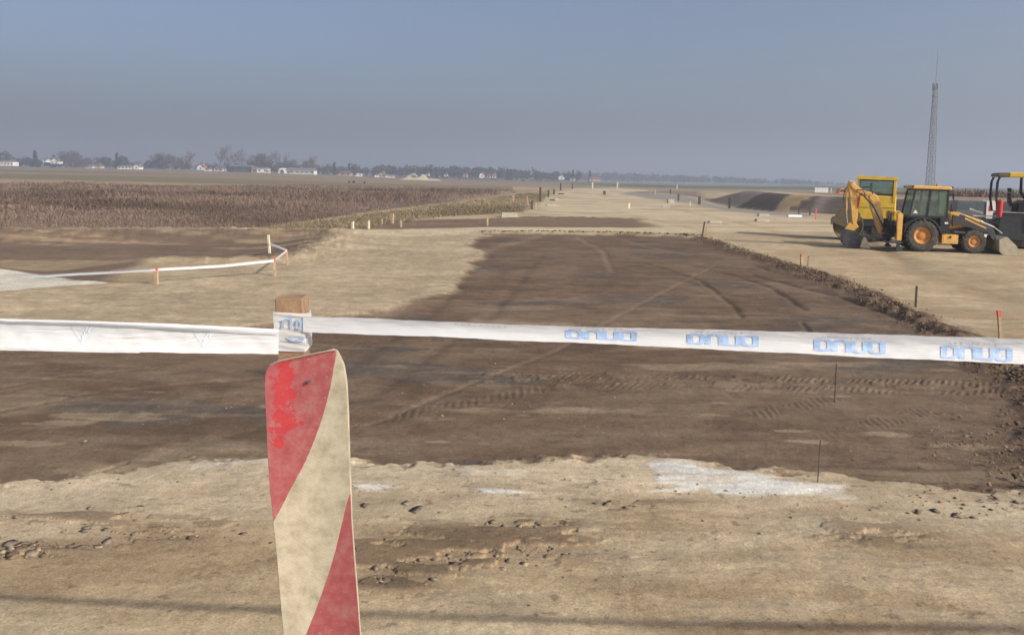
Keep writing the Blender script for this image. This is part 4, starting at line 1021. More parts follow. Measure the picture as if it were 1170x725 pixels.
def tapes():
    t = thing('barrier_tape', 'white plastic barrier tape with blue lettering stretched across the front and knotted round the post', 'barrier tape', (PC.x, PC.y, PC.z-.1))
    inv = Vector(t.location)
    def B(mb, name, m, parent=t, **k):
        mb.v = [tuple(Vector(v)-inv) for v in mb.v]; return mb.build(name, m, parent, **k)
    kr = [(346, 361, 379.5, 2.569, .001), (420, 363.3, 382, 2.555, .008), (500, 367, 384.5, 2.535, .012), (600, 371, 389.5, 2.53, .012), (700, 374, 393, 2.525, .01), (800, 376, 398.5, 2.52, .01), (900, 378.7, 403, 2.51, .012), (1000, 381.7, 408.5, 2.50, .014), (1100, 384.7, 412.5, 2.49, .014), (1170, 387, 416, 2.48, .014), (1600, 400, 431, 2.44, .012), (2200, 412, 443, 2.40, .01), (3900, 425, 455, 2.34, .01)]
    f = ribbon_fn(kr, 1.2, .18, seed=1)
    r = B(ribbon(f, 346, 3900, 1300, 12), 'right_strip', tapem, smooth=True)
    for x0, full in ((648, 1), (787, 1), (932, 1), (1077, 1), (1222, 1)):
        mb = MB(); tt = {648: .22, 787: .24, 932: .30, 1077: .38, 1222: .38}[x0]
        glyphs(f, LD+LN+LU+LQ, x0, 78, tt, .52, mb=mb, wid=.16)
        B(mb, 'lettering', inkm, r)
        mb = MB()
        for k in range(9):
            xk = x0+8+k*6.6; glyphs(f, [[(.1, .1), (.1, .9)], [(.1, .1), (.9, .1)], [(.2, .5), (.8, .5)]] if k % 3 else [[(.1, .9), (.5, .1), (.9, .9)]], xk, 4.2, tt-.17, .11, mb=mb, wid=.28)
        B(mb, 'small_lettering', inkg, r)
    mb = MB()
    for k in range(9): glyphs(f, [[(.1, .1), (.1, .9)], [(.1, .5), (.9, .5)]], 520+k*7, 4.5, .08, .14, mb=mb, wid=.3)
    B(mb, 'small_lettering', inkg, r)
    # left strip: a broad face and a narrow folded edge above it
    kl = [(-2300, 350, 386, 2.2, .01), (-600, 359, 394, 2.25, .012), (0, 364.5, 397.5, 2.36, .012), (80, 367, 400, 2.40, .012), (160, 370, 402, 2.44, .010), (240, 374, 403.5, 2.50, .008), (320, 380.5, 404.5, 2.569, .001)]
    fl = ribbon_fn(kl, 1.2, .4, seed=2); l = B(ribbon(fl, -2300, 318, 900, 12), 'left_strip', tapem, smooth=True)
    ku = [(-200, 362.5, 366, 2.285, -.004), (0, 363.8, 368, 2.352, -.004), (100, 366.5, 371, 2.40, -.006), (200, 369.8, 377, 2.455, -.008), (318, 375.8, 382.5, 2.562, -.001)]
    B(ribbon(ribbon_fn(ku, .6, .2), -200, 318, 90, 5), 'folded_edge', tapem, l, smooth=True)
    kd = [(-200, 394.5, 398.5, 2.282, .004), (0, 396, 399.8, 2.352, .004), (100, 399.5, 402.2, 2.40, .004), (160, 401, 403.0, 2.43, .003)]
    B(ribbon(ribbon_fn(kd, .6, .2), -200, 160, 60, 3), 'folded_edge', tapem, l, smooth=True)
    for xc, s in ((95, 1), (234, 1)):
        mb = glyphs(fl, [[(0, 0), (1, 1)]], xc-15, 13, .10, .62, wid=.10)
        glyphs(fl, [[(1, 0), (0, 1)]], xc-3, 14, .10, .62, wid=.22, mb=mb); glyphs(fl, [[(1, 0), (0, 1)]], xc-2, 8, .08, .5, wid=.3, mb=mb)
        B(mb, 'printed_mark', inkp, l)
    # wrap round the post
    lean = (FOOT-PC)/PC.z
    def wrapf(y0, y1, g, n=3):
        mb = MB(); vs = []
        z0 = atD(333, y0, BD).z; z1 = atD(333, y1, BD).z
        ring = [(-.050, -.046), (.050, -.046), (.052, 0), (.050, .046), (-.050, .046), (-.052, 0)]
        rows_ = 6
        for i in range(rows_+1):
            z = z0+(z1-z0)*i/rows_; c = PC+lean*(PC.z-z)
            for k, (a, b_) in enumerate(ring): vs.append(Vector((c.x+a*(1+g)+.001*math.sin(i*2+k), c.y+b_*(1+g)+.0015*math.sin(i*3+k*2), z+.004*math.sin(k*1.7+y0))))
        fs = []
        for i in range(rows_):
            for k in range(6): fs.append((i*6+k, i*6+(k+1) % 6, (i+1)*6+(k+1) % 6, (i+1)*6+k))
        return mb.add(vs, fs)
    a = B(wrapf(359.5, 382.5, .02), 'upper_wrap', tapem); b = B(wrapf(380.5, 402.5, .0), 'lower_wrap', tapem)
    def wf(px, tt): return atD(px, 359.5+43*tt, BD+.019)
    mb = glyphs(wf, [[(.05, .9), (.05, .25), (.25, .05), (.45, .05), (.45, .9)], [(.72, .1), (.72, .9), (.9, .9), (.9, .1)]], 322, 24, .09, .30, off=.002, wid=.16); B(mb, 'lettering', inkm, a)
    mb = glyphs(wf, [[(.0, .1), (.3, .6), (.9, .6), (1, .1)]], 329, 18, .56, .2, off=.002, wid=.3); B(mb, 'lettering', inkm, b)
tapes()
# the post outside the picture that holds the tape's right end
def end_post(px, D, label):
    p = atD(px, 405, D)
    m = MB(); m.box(-.045, .045, 0, .09, -.02, p.z+.12); t = thing('tape_post', label, 'wooden post', (p.x, p.y, 0)); m.build('post', M['wood'], t, .004)
end_post(3900, 2.37, 'brown wooden post holding the far right end of the front tape')
end_post(-2300, 2.21, 'brown wooden post holding the far left end of the front tape')

# ------------------------------------------------------------------ stakes
def stake(px, ytop, ybot, label, wpx=2.5, mt='stakew', cap=None, lean=0, group=None, name='survey_stake', cat='stake'):
    g = onground(px, ybot); sc = F/g.y; h = (ybot-ytop)/sc; w = wpx/sc
    t = thing(name, label, cat, g, R(random.uniform(-20, 20)), group)
    m = MB(); lx = lean/sc
    hh = h*.8 if cap else h
    v = [(-w/2, -w/2, -.1), (w/2, -w/2, -.1), (w/2, w/2, -.1), (-w/2, w/2, -.1)] + [(x+lx*hh/h, y, hh) for x, y in ((-w/2, -w/2), (w/2, -w/2), (w/2, w/2), (-w/2, w/2))]
    fq = [(0,1,2,3),(4,5,6,7),(0,1,5,4),(1,2,6,5),(2,3,7,6),(3,0,4,7)]
    m.add(v, fq); m.build('shaft', M[mt], t)
    if cap:
        m = MB(); w2 = w*1.15
        v = [(x*1.15+lx*.8, y*1.15, hh) for x, y in ((-w/2, -w/2), (w/2, -w/2), (w/2, w/2), (-w/2, w/2))] + [(x*1.15+lx, y*1.15, h) for x, y in ((-w/2, -w/2), (w/2, -w/2), (w/2, w/2), (-w/2, w/2))]
        m.add(v, fq); m.build('painted_top', M[cap], t)
    return g, h
G1 = 'survey stakes along the right edge of the dark soil'
stake(1144, 354, 388, 'leaning stake with orange red top just above the tape at right', 3.0, 'stakew', 'stakep', lean=-5, group=G1)
stake(1046, 326, 351, 'thin dark stake without paint beside the windrow of soil', 2.0, 'staked', group=G1)
stake(915.5, 290, 306, 'pink topped stake, left one of a close pair at the soil edge', 2.2, 'stakew', 'stakep', group=G1)
stake(922, 292, 308, 'plain brown stake, right one of a close pair at the soil edge', 2.2, 'stakew', lean=1, group=G1)
stake(802, 253, 270, 'thin dark stake leaning right at the far corner of the dark soil', 1.4, 'staked', lean=2.5, group=G1)
stake(806.5, 260, 270.5, 'short pale stake at the far corner of the dark soil', 1.6, 'stakew', group=G1)
stake(953.5, 414, 456, 'thin dark rod standing in the dark soil just below the tape lettering', 1.0, 'staked', name='steel_rod', cat='rod')
stake(934, 500, 551, 'thin dark rod at the edge of the white lime patch', 1.0, 'staked', lean=1, name='steel_rod', cat='rod')
G2 = 'stakes at the left end of the pale cross track'
stake(403, 253, 262.3, 'leftmost wooden stake at the end of the pale cross track', 2.2, 'stakey', group=G2)
stake(421.5, 252, 261.5, 'second wooden stake from the left on the pale cross track', 2.0, 'stakey', group=G2)
stake(436, 250, 256.5, 'small stake behind the gap between two cross track stakes', 1.6, 'stakew', group=G2)
stake(448, 244, 255.8, 'thickest and tallest wooden stake at the cross track end', 2.8, 'stakew', group=G2)
stake(458.3, 251.5, 259.3, 'tapered stake right of the thickest one on the cross track', 2.0, 'stakew', group=G2)
stake(556.8, 248.5, 257.6, 'lone grey stake midway along the pale cross track', 1.8, 'stakew', group=G2)
G3 = 'posts along the new road bed'
stake(586, 222.5, 231, 'pale post left of the road bed above the concrete slab', 2.2, 'stakew', group=G3)
stake(604, 224, 236, 'thin pale post leaning left beside a dark one left of the road bed', 1.3, 'stakew', lean=-2.5, group=G3)
stake(607.7, 229, 239, 'short dark post left of the road bed beside a leaning pale one', 2.4, 'staked', group=G3)
stake(612, 231, 239, 'thin pale post right of the short dark one left of the road', 1.2, 'stakew', group=G3)
stake(617, 214, 230.6, 'tallest dark post on the left side of the road bed', 2.4, 'staked', group=G3)
stake(626.5, 217, 225, 'dark post, nearer of two where rubble blocks line the road', 2.0, 'staked', group=G3)
stake(633, 216, 222.3, 'dark post, farther of two where rubble blocks line the road', 1.8, 'staked', group=G3)
stake(640.5, 209.5, 217.6, 'dark post at the far left bend of the road bed', 1.5, 'staked', group=G3)
stake(654, 209, 216, 'grey post just right of the far left road bend', 1.3, 'staked', group=G3)
stake(677, 208.5, 215.6, 'pale post, left one of the bright pair at the road end', 1.5, 'stakey', group=G3)
stake(705.3, 208.5, 215.2, 'pale post, right one of the bright pair at the road end', 1.4, 'stakey', group=G3)
stake(773.5, 211, 216, 'far pale post beyond the grey ditch', 1.0, 'stakey', group=G3)
stake(690.5, 218, 222.5, 'dark stub of a post in the middle of the road bed', 3.0, 'staked', group=G3)
stake(718.5, 231.8, 238.2, 'pale yellow stake standing in the middle of the road bed', 1.6, 'stakey', group=G3)
stake(743, 217, 222, 'thin grey post left of the ditch start', 1.2, 'stakew', group=G3)
stake(748.5, 216, 222.5, 'pale post next to the ditch start', 1.2, 'stakew', group=G3)
stake(766, 216.5, 222, 'small dark post on the ditch rim left of the white block', 1.4, 'staked', group=G3)
stake(775, 221.5, 229.5, 'dark post on the ditch rim beside the white block', 1.8, 'staked', group=G3)
stake(799, 224.5, 233.5, 'dark post halfway along the ditch rim', 2.4, 'staked', group=G3)
stake(833.3, 226.5, 238.2, 'tall dark post on the ditch rim in front of the bank', 2.4, 'staked', group=G3)
stake(788.5, 230.5, 235.3, 'short pale peg on the road side of the ditch', 1.4, 'stakey', group=G3)
stake(912.5, 236, 245, 'thin post in front of the dark bank left of the pipe end', 1.0, 'staked', group=G3)
stake(925.3, 236, 245.5, 'dark thin post in front of the dark bank', 1.2, 'staked', group=G3)
stake(932, 238.5, 251, 'reddish thin post in front of the dark bank', 1.0, 'stakep', group=G3)
G4 = 'stakes holding the far barrier tape'
fs = [(179, 306, 325.5, 'orange stake in the middle of the far tape fence', 3.2, 0), (314, 295, 315.5, 'front orange stake at the right corner of the far tape', 2.6, -.5), (328.5, 286, 303.5, 'rightmost orange stake of the far tape fence', 2.2, -1.5), (308.5, 268, 291, 'tall pale stake at the back end of the far tape', 2.2, -2)]
for px, a_, b_, lab, w_, ln in fs: stake(px, a_, b_, lab, w_, 'stakey' if a_ == 268 else 'stakew', 'stakep' if a_ != 268 else None, ln, G4)
def far_tape():
    g = onground(179, 325.5); D0 = g.y
    D1 = onground(314, 315.5).y; D2 = onground(328.5, 303.5).y; D3 = onground(308.5, 291).y
    kn = [(-700, 336, 340, D0+1.5, 0), (0, 316.2, 319.3, D0+1.0, .02), (80, 312.3, 315, D0+.4, .02), (178, 306.6, 309.6, D0-.06, .02), (250, 302.5, 305.6, (D0+D1)/2, .03), (313, 296.2, 299.3, D1-.06, .02)]
    t = thing('barrier_tape', 'white tape strung between the orange stakes around the far cutting', 'barrier tape', (g.x, g.y, .7), group=None); inv = Vector(t.location)
    def B(mb, name):
        mb.v = [tuple(Vector(v)-inv) for v in mb.v]; mb.build(name, tapem, t, smooth=True)
    B(ribbon(ribbon_fn(kn, .5, 2), -700, 313, 120, 4), 'long_strip')
    B(ribbon(ribbon_fn([(313, 296.5, 299.5, D1-.06, 0), (328, 284.5, 288, D2-.05, 0)]), 313, 328, 8, 4), 'corner_strip')
    B(ribbon(ribbon_fn([(308.5, 277, 279.8, D3-.05, 0), (327.5, 284.3, 287, D2-.05, 0)]), 308.5, 327.5, 8, 4), 'back_strip')
far_tape()

# ------------------------------------------------------------------ blocks and bits
def slab(px, y0, y1, x0, x1, label, name='concrete_block', cat='concrete block', mt='concrete', dep=.5, group=None):
    g = onground(px, y1); sc = F/g.y; w = (x1-x0)/sc; h = (y1-y0)/sc
    t = thing(name, label, cat, g, R(random.uniform(-6, 6)), group)
    m = MB(); m.prism([(-w/2, -.02), (w/2, -.02), (w/2*.98, h*.93), (w/2*.9, h), (-w/2*.93, h), (-w/2, h*.9)], 0, dep); m.build('block', M[mt], t, .02)
    return t
GB = 'concrete pieces lying beside the road bed'
slab(582.5, 243.3, 248.2, 573, 592, 'long pale concrete slab on the brown strip left of the road', dep=.9, group=GB)
slab(767, 227.6, 232, 763.5, 770.5, 'white block beside a dark post on the ditch rim', dep=.6, group=GB)
slab(761, 235, 236.6, 757, 766, 'low flat kerb piece right of the road bed', dep=.5, group=GB)
slab(873, 244.3, 247, 868, 880, 'short pale kerb piece, rear one of two near the ditch', dep=.4, group=GB)
slab(872, 250.3, 253.2, 865, 880, 'pale kerb piece with dark end, front one of two near the ditch', dep=.5, group=GB)
slab(818, 252.6, 254.6, 806, 821, 'flat kerb piece by the leaning stake at the dark soil corner', dep=.4, group=GB)
slab(630, 233.4, 235.4, 624.5, 636, 'nearest dark edged kerb piece left of the road bed', dep=.8, group=GB)
slab(631, 227.8, 229.5, 628, 634, 'dark rubble lump, nearer one at the road bed edge', mt='staked', dep=.4, group=GB)
slab(636, 226.8, 228.6, 634, 638.5, 'pale rubble lump beside a dark one at the road edge', dep=.4, group=GB)
slab(641, 220.8, 222, 638, 645, 'farthest rubble lump at the road bed edge', mt='staked', dep=.5, group=GB)
def pipe():
    g = onground(908, 248.8); sc = F/g.y; t = thing('concrete_pipe', 'white pipe lying in front of the dark bank', 'pipe', g, 0)
    r = 1.7/sc; L_ = 15.5/sc/2
    m = MB(); v = []
    for rad in (r, r*.75):
        for x_ in (-L_, L_):
            for k in range(18): a_ = 2*math.pi*k/18; v.append((x_, rad*math.cos(a_), r+rad*math.sin(a_)))
    f_ = []
    for k in range(18):
        j = (k+1) % 18; f_ += [(k, j, 18+j, 18+k), (36+k, 54+k, 54+j, 36+j), (k, 36+k, 36+j, j), (18+k, 18+j, 54+j, 54+k)]
    m.add(v, f_); m.build('pipe_wall', M['white'], t, smooth=False)
pipe()
# site sign on the plateau
def billboard():
    g = farpt(937, 135); sc = F/135; t = thing('site_board', 'pale grey board on short legs beyond the dark bank', 'board', g)
    z0, z1 = 3.2/sc*1, 12.6/sc; w = 15/sc
    MB().box(-w/2, w/2, 0, .08, z0, z1).build('board_panel', mat('board_grey', (.55, .57, .56), .6, .1, 3), t)
    m = MB()
    for k in range(1, 4): m.box(-w/2, w/2, -.02, -.005, z0+(z1-z0)*k/4-.02, z0+(z1-z0)*k/4+.02)
    for k in range(1, 5): m.box(-w/2+w*k/5-.015, -w/2+w*k/5+.015, -.02, -.005, z0, z1)
    m.build('grid_lines', mat('grid_grey', (.38, .40, .40), .6, .1, 3), t)
    for k in range(5): MB().box(-w/2+w*k/4.2, -w/2+w*k/4.2+.12, .08, .2, -.1, z0+.5).build('leg', M['staked'], t)
    g = farpt(948, 133); stake_t = thing('sign_pole', 'thin pale pole right of the grey board', 'pole', g); MB().tube([(0, 0, -.1), (0, 0, 12.5/sc)], .05, 8).build('shaft', M['white'], stake_t)
billboard()
def orange_car():
    g = farpt(962.5, 150); t = thing('small_van', 'orange van far off on the plateau beside the grey board', 'van', g)
    m = MB(); m.prism([(-.95, .3), (-.95, 1.0), (-.6, 1.7), (.9, 1.75), (.98, 1.0), (.98, .3)], 0, 1.6); m.build('body', mat('orange_paint', (.75, .16, .04), .4, .1, 3), t, .05)
    MB().prism([(-.8, 1.05), (-.55, 1.55), (.8, 1.6), (.85, 1.05)], -.01, .0).build('window', M['black'], t)
    for x_ in (-.6, .6): MB().tube([(x_, -.02, .3), (x_, .2, .3)], .3, 16).build('wheel', M['tyre'], t)
orange_car()
# three black wrapped bales in the scrub field
for k, (px_, D_, s_, lab) in enumerate(((398.2, 212, .36, 'black bale, leftmost of three dark dots in the far field'), (403.4, 213, .46, 'black bale, middle and largest of three in the far field'), (415.5, 210, .38, 'black bale standing apart, right of the other two'))):
    g = farpt(px_, D_)
    if k == 0:
        b0 = thing('round_bale', lab, 'bale', g, 0, 'black bales in the far field')
        MB().lathe([(.6, -.5), (.66, -.35), (.68, 0), (.66, .35), (.6, .5), (.001, .52), (.001, -.52)], 0, .6, 0, 20).build('wrapped_roll', M['black'], b0, smooth=True)
        b0.scale = (s_,)*3
    else: dup(b0, g, random.uniform(0, 2), lab, s_)

# ------------------------------------------------------------------ village buildings
roof_r = mat('red_tiles', (.30, .10, .07), .85, .2, .8); roof_g = mat('grey_roof', (.17, .17, .17), .85, .2, .8); roof_b = mat('brown_roof', (.16, .11, .085), .85, .2, .8)
wall_w = mat('white_render', (.78, .77, .73), .85, .06, .5); wall_t = mat('tan_render', (.50, .42, .30), .85, .1, .5); wall_b = mat('brick_render', (.38, .22, .15), .85, .15, .8); wall_d = mat('dark_blue_cladding', (.035, .06, .09), .7, .15, .8); wall_p = mat('pale_grey_render', (.5, .5, .48), .85, .1, .5)
pane = mat('dark_pane', (.03, .035, .04), .2, .1, 2); greenp = mat('green_door_paint', (.06, .22, .10), .6, .1, 2)
def house(px0, px1, ybase, ywall, yroof, label, wall, roof, D=620, gable=False, name='house', cat='house', dep=7, rz=0, nwin=3, lift=0):
    g = farpt((px0+px1)/2, D); sc = F/D; w = (px1-px0)/sc; hw = max((ybase-ywall)/sc, 2.0); hr = max((ybase-yroof)/sc, hw+.4)
    g.z -= .1; t = thing(name, label, cat, (g.x, g.y, g.z+lift), rz, 'village houses beyond the fields' if cat == 'house' else None)
    if gable:
        MB().prism([(-w/2, 0), (w/2, 0), (w/2, hw), (0, hr), (-w/2, hw)], 0, dep).build('wall', wall, t)
        m = MB(); m.prism([(-w/2-.5, hw-.25), (-w/2-.5, hw+.05), (0, hr+.45), (w/2+.5, hw+.05), (w/2+.5, hw-.25), (0, hr+.15)], -.5, dep+.5); rf = m.build('roof', roof, t)
    else:
        MB().box(-w/2, w/2, 0, dep, 0, hw).build('wall', wall, t)
        m = MB(); v = [(-w/2-.4, -.5, hw-.1), (w/2+.4, -.5, hw-.1), (w/2+.4, dep+.5, hw-.1), (-w/2-.4, dep+.5, hw-.1), (-w/2+.8, dep/2, hr), (w/2-.8, dep/2, hr)]
        m.add(v, [(0,1,5,4),(1,2,5),(2,3,4,5),(3,0,4),(0,3,2,1)]); rf = m.build('roof', roof, t)
    if cat == 'house': MB().box(w*.2, w*.2+.7, dep*.45, dep*.45+.7, hr-1.2, hr+.9).build('chimney', wall_b, rf)
    for k in range(nwin):
        x_ = -w/2+w*(k+.5)/nwin; ww = min(.7, w/nwin*.3); z0 = min(1.0, hw*.35); z1 = min(hw*.78, z0+1.3)
        MB().box(x_-ww, x_+ww, -.03, .0, z0, z1).build('window', pane, t)
    return t
house(0, 15, 188, 183, 181.5, 'long low white building at the far left edge of the village', wall_w, roof_g, nwin=4, lift=1)
house(49, 53, 183, 179.5, 178, 'tiny white house among trees left of the gabled one', wall_w, roof_g, D=680, nwin=1, lift=4.5)
house(57.5, 66.5, 184, 181, 177.5, 'white gabled house between the conifer and the large bare tree clump', wall_w, roof_b, D=670, gable=True, nwin=2, lift=3.5)
house(98, 105, 189, 186, 184.5, 'small pale house beside brown roofed one right of the tree clump', wall_p, roof_g, D=660, nwin=2)
house(107, 114, 189.5, 186.5, 184, 'small brown roofed house right of the pale one', wall_t, roof_b, D=665, nwin=2)
house(134, 150, 190.5, 187.3, 186, 'long white low building left of the round tree groups', wall_w, roof_g, nwin=4)
house(152, 158.5, 190.5, 187, 184.8, 'small white gabled house at the end of a long low building', wall_w, roof_g, gable=True, nwin=1)
house(224.5, 232, 190.5, 187.5, 184, 'red roofed white house left of the tall bare poplars', wall_w, roof_r, gable=True, nwin=1, lift=1)
house(233, 238, 193.5, 191.8, 190.8, 'tiny white shed below the red roofed house', wall_w, roof_g, D=600, nwin=1, name='shed', cat='shed')
house(244, 254, 193, 189.5, 187, 'pale house right of the red roofed one', wall_p, roof_b, D=650, nwin=2)
house(259, 286, 197, 190.5, 188.8, 'dark blue barn behind the tall bare poplars', wall_d, roof_g, D=605, nwin=0, name='barn', cat='barn', dep=12)
house(286.5, 292, 197.3, 191.5, 190.2, 'brick and white shed end next to the dark barn', wall_b, roof_g, D=603, nwin=1, name='shed', cat='shed')
house(292.5, 305, 197.3, 192.5, 191.2, 'white shed right of the brick shed end', wall_w, roof_g, D=602, nwin=2, name='shed', cat='shed')
ln = house(325, 358, 198.3, 193.8, 191, 'long white stable with a round arched hall at its left end', wall_w, roof_g, D=595, nwin=6, name='stable', cat='stable', dep=9)
_w = 9/F*595/2; _x = -(33/F*595/2)-_w*.75
arc = [(_x+_w*math.cos(a_), 1.6+_w*.95*math.sin(a_)) for a_ in np.linspace(0, math.pi, 14)]
MB().prism([(_x+_w, 0)]+arc+[(_x-_w, 0)], -.3, 8).build('arched_hall', wall_w, ln)
MB().prism([(_x+1.4, 0), (_x+1.4, 2.2), (_x+.7, 3.2), (_x-.7, 3.2), (_x-1.4, 2.2), (_x-1.4, 0)], -.36, -.3).build('arched_door', greenp, ln)
house(386, 400, 200.5, 197.5, 195.2, 'tan roofed house low in the dark trees right of the stable', wall_t, roof_b, D=620, nwin=2)
house(404.5, 411, 201.3, 199, 198.3, 'small white flat building right of the tan house', wall_w, wall_w, D=600, nwin=0, name='shed', cat='shed')
house(427, 430.5, 201, 198.3, 197.5, 'tiny white hut left of the pale gabled house', wall_w, roof_g, D=600, nwin=0, name='shed', cat='shed')
house(431, 438.5, 201, 198, 195.3, 'pale tan gabled house in the village centre', wall_t, roof_b, D=610, gable=True, nwin=2)
house(439.5, 449, 201.3, 199, 198.2, 'low bright white shed right of the pale gabled house', wall_w, wall_p, D=600, nwin=0, name='shed', cat='shed')
house(465, 475, 203, 200.5, 197.8, 'white house with wide pale roof by the sand heap', wall_w, wall_p, D=600, gable=True, nwin=1)
house(485, 489, 201, 198.5, 197.5, 'small pale house deep in the wood above the sand heap', wall_p, roof_b, D=690, nwin=1, lift=2)
house(506, 510, 204, 201.5, 200.5, 'small pale house in the wood right of the dark spire tree', wall_p, roof_b, D=700, nwin=1, lift=2)
house(528, 533, 204.5, 201.5, 200, 'pinkish house half hidden in the middle of the wood', wall_t, roof_r, D=700, nwin=1, lift=1.5)
house(546.5, 552, 205, 201.5, 199, 'white gabled house, left one of three in a row before the wood', wall_w, roof_r, D=690, gable=True, nwin=1, lift=1.5)
house(555, 559.5, 205, 202.5, 201, 'tan house, middle one of three in a row before the wood', wall_t, roof_r, D=690, nwin=1, lift=1.5)
house(561, 565.5, 204.5, 201, 199.3, 'pale house, right one of three in a row before the wood', wall_p, roof_g, D=700, nwin=1, lift=1.5)
house(637, 643.5, 207, 204.5, 202.3, 'white gabled house left of the small conifer above the road', wall_w, roof_g, D=700, gable=True, nwin=1, lift=2)
house(650, 656, 208, 206, 205, 'low tan house right of the white gabled one above the road', wall_t, roof_b, D=700, nwin=1, lift=1)
house(672, 684, 208, 205.5, 203.5, 'wide pinkish house right of the dark pointed tree above the road', wall_t, roof_r, D=710, nwin=2, lift=1)
# sand heap far off
def heap(px0, px1, h, D, label, mt):
    g = farpt((px0+px1)/2, D); w = (px1-px0)/F*D; t = thing('sand_heap', label, 'sand heap', (g.x, g.y, g.z-.1))
    V_ = []; n = 26; k = 10
    for j in range(k+1):
        for i in range(n+1):
            u_, v_ = i/n*2-1, j/k*2-1
            e = max(0, 1-abs(u_)**1.6)*max(0, 1-v_*v_); V_.append((u_*w/2, v_*4+4, h*e*(.6+.4*math.sin(u_*9+v_)*math.cos(v_*3))))
    f_ = [(j*(n+1)+i, j*(n+1)+i+1, (j+1)*(n+1)+i+1, (j+1)*(n+1)+i) for j in range(k) for i in range(n)]
    MB().add(V_, f_).build('heap_surface', mt, t, smooth=True)
sandm = mat('heap_sand', (.42, .36, .25), .95, .2, .4)
heap(451, 503, 3.6, 420, 'long pale sand heap in front of the wood', sandm)

# ------------------------------------------------------------------ trees
barkm = mat('grey_bark', (.15, .13, .115), .9, .2, 1); twigm = mat('bare_twigs', (.12, .10, .092), .95, .2, 1); conm = mat('conifer_needles', (.018, .035, .028), .95, .3, .8); evm = mat('evergreen_leaves', (.035, .045, .032), .95, .3, .8); twigr = mat('reddish_twigs', (.17, .10, .085), .95, .2, 1)
def bare_tree(seed, H, spread, nlev=4, up=.6, rbase=.28, tw=twigm, name='bare_tree'):
    rd = random.Random(seed); tr = MB(); cr_ = MB()
    def grow(p, d, L_, r, lev):
        n = 3; pts = [p]; q = p; dd = d.copy()
        for i in range(n):
            dd = (dd+Vector((rd.gauss(0, .13), rd.gauss(0, .13), .06*up))).normalized(); q = q+dd*L_/n; pts.append(q)
        r1 = r*.6
        (tr if lev == 0 else cr_).tube(pts, [r+(r1-r)*i/n for i in range(n+1)], 5 if lev < 2 else 3, cap=False)
        if lev >= nlev: return
        k = 5 if lev < 2 else 4
        for i in range(k):
            f_ = .35+.65*(i+rd.random())/k; idx_ = min(int(f_*n), n-1); b = pts[idx_].lerp(pts[idx_+1], f_*n-idx_)
            a_ = rd.uniform(0, 6.28); sd_ = Vector((math.cos(a_), math.sin(a_), 0)); nd = (dd*up + sd_*spread + Vector((0, 0, .25))).normalized()
            grow(b, nd, L_*rd.uniform(.5, .75), max(r1*.62, .045), lev+1)
    t = thing(name, 'x', 'tree')
    for i in range(1 if rd.random() < .7 else 2): grow(Vector((rd.uniform(-.3, .3)*i, 0, -.3)), Vector((rd.gauss(0, .05), 0, 1)), H*.42, rbase, 0)
    tr.build('trunk', barkm, t); cr_.build('crown', tw, t)
    # scale so that top reaches H
    top = max(v[2] for v in cr_.v); s_ = H/top
    for o in t.children: o.scale = (s_,)*3
    t['h'] = H
    return t
def leafy(H, W, kind, m, name, seed=0, n=900):
    rd = np.random.default_rng(seed)
    t = thing(name, 'x', 'tree')
    MB().tube([(0, 0, -.3), (0, 0, H*.3)], [H*.03, H*.02], 6).build('trunk', barkm, t)
    if kind == 'cone':
        z = rd.random(n)**1.3; a_ = rd.uniform(0, 6.28, n); r = (1-z)*W/2*rd.uniform(.5, 1.05, n)*(1+.25*np.sin(z*30)); c = np.column_stack([r*np.cos(a_), r*np.sin(a_), H*.06+z*H*.94])
    else:
        c = rd.normal(0, 1, (n, 3)); c /= np.linalg.norm(c, axis=1)[:, None]; c *= rd.uniform(.4, 1, n)[:, None]**.5; lob = 1+.28*np.sin(c[:, 0]*5+seed)*np.cos(c[:, 2]*4+c[:, 1]*3)
        c = c*lob[:, None]*np.array([W/2, W/2, H*.38])+np.array([0, 0, H*.60])
    s_ = H*.045*rd.uniform(.6, 1.4, n)
    a = rd.normal(0, 1, (n, 3)); b = rd.normal(0, 1, (n, 3)); V_ = np.stack([c, c+a*s_[:, None], c+b*s_[:, None]], 1).reshape(-1, 3)
    me_o = fastmesh('crown', V_, np.arange(3*n).reshape(-1, 3), m); me_o.parent = t
    t['h'] = H
    return t
P1 = bare_tree(3, 22, .45, 4, .75); P2 = bare_tree(8, 20, .5, 4, .7); P3 = bare_tree(15, 11, .95, 4, .45); P4 = bare_tree(21, 12, .8, 4, .5, tw=twigr); P5 = bare_tree(33, 8, 1.0, 4, .4)
K1 = leafy(12, 6, 'cone', conm, 'conifer_tree', 1); K2 = leafy(9, 2.4, 'cone', conm, 'cypress_tree', 2, 500); E1 = leafy(9, 8, 'ball', evm, 'evergreen_tree', 3)
used = set()
def tree(proto, px, ytop, ybase, D, label, rz=None, group='trees around the village'):
    g = farpt(px, D); H = proto['h']; s_ = max((CAMZ - (ytop-hz(px))*D/F - g.z), 2)/H
    rz = random.uniform(0, 6) if rz is None else rz
    if proto.name not in used:
        used.add(proto.name); proto.location = g; proto.rotation_euler = (0, 0, rz); proto.scale = (s_,)*3; proto['label'] = label; proto['group'] = group
    else: dup(proto, g, rz, label, s_, group)
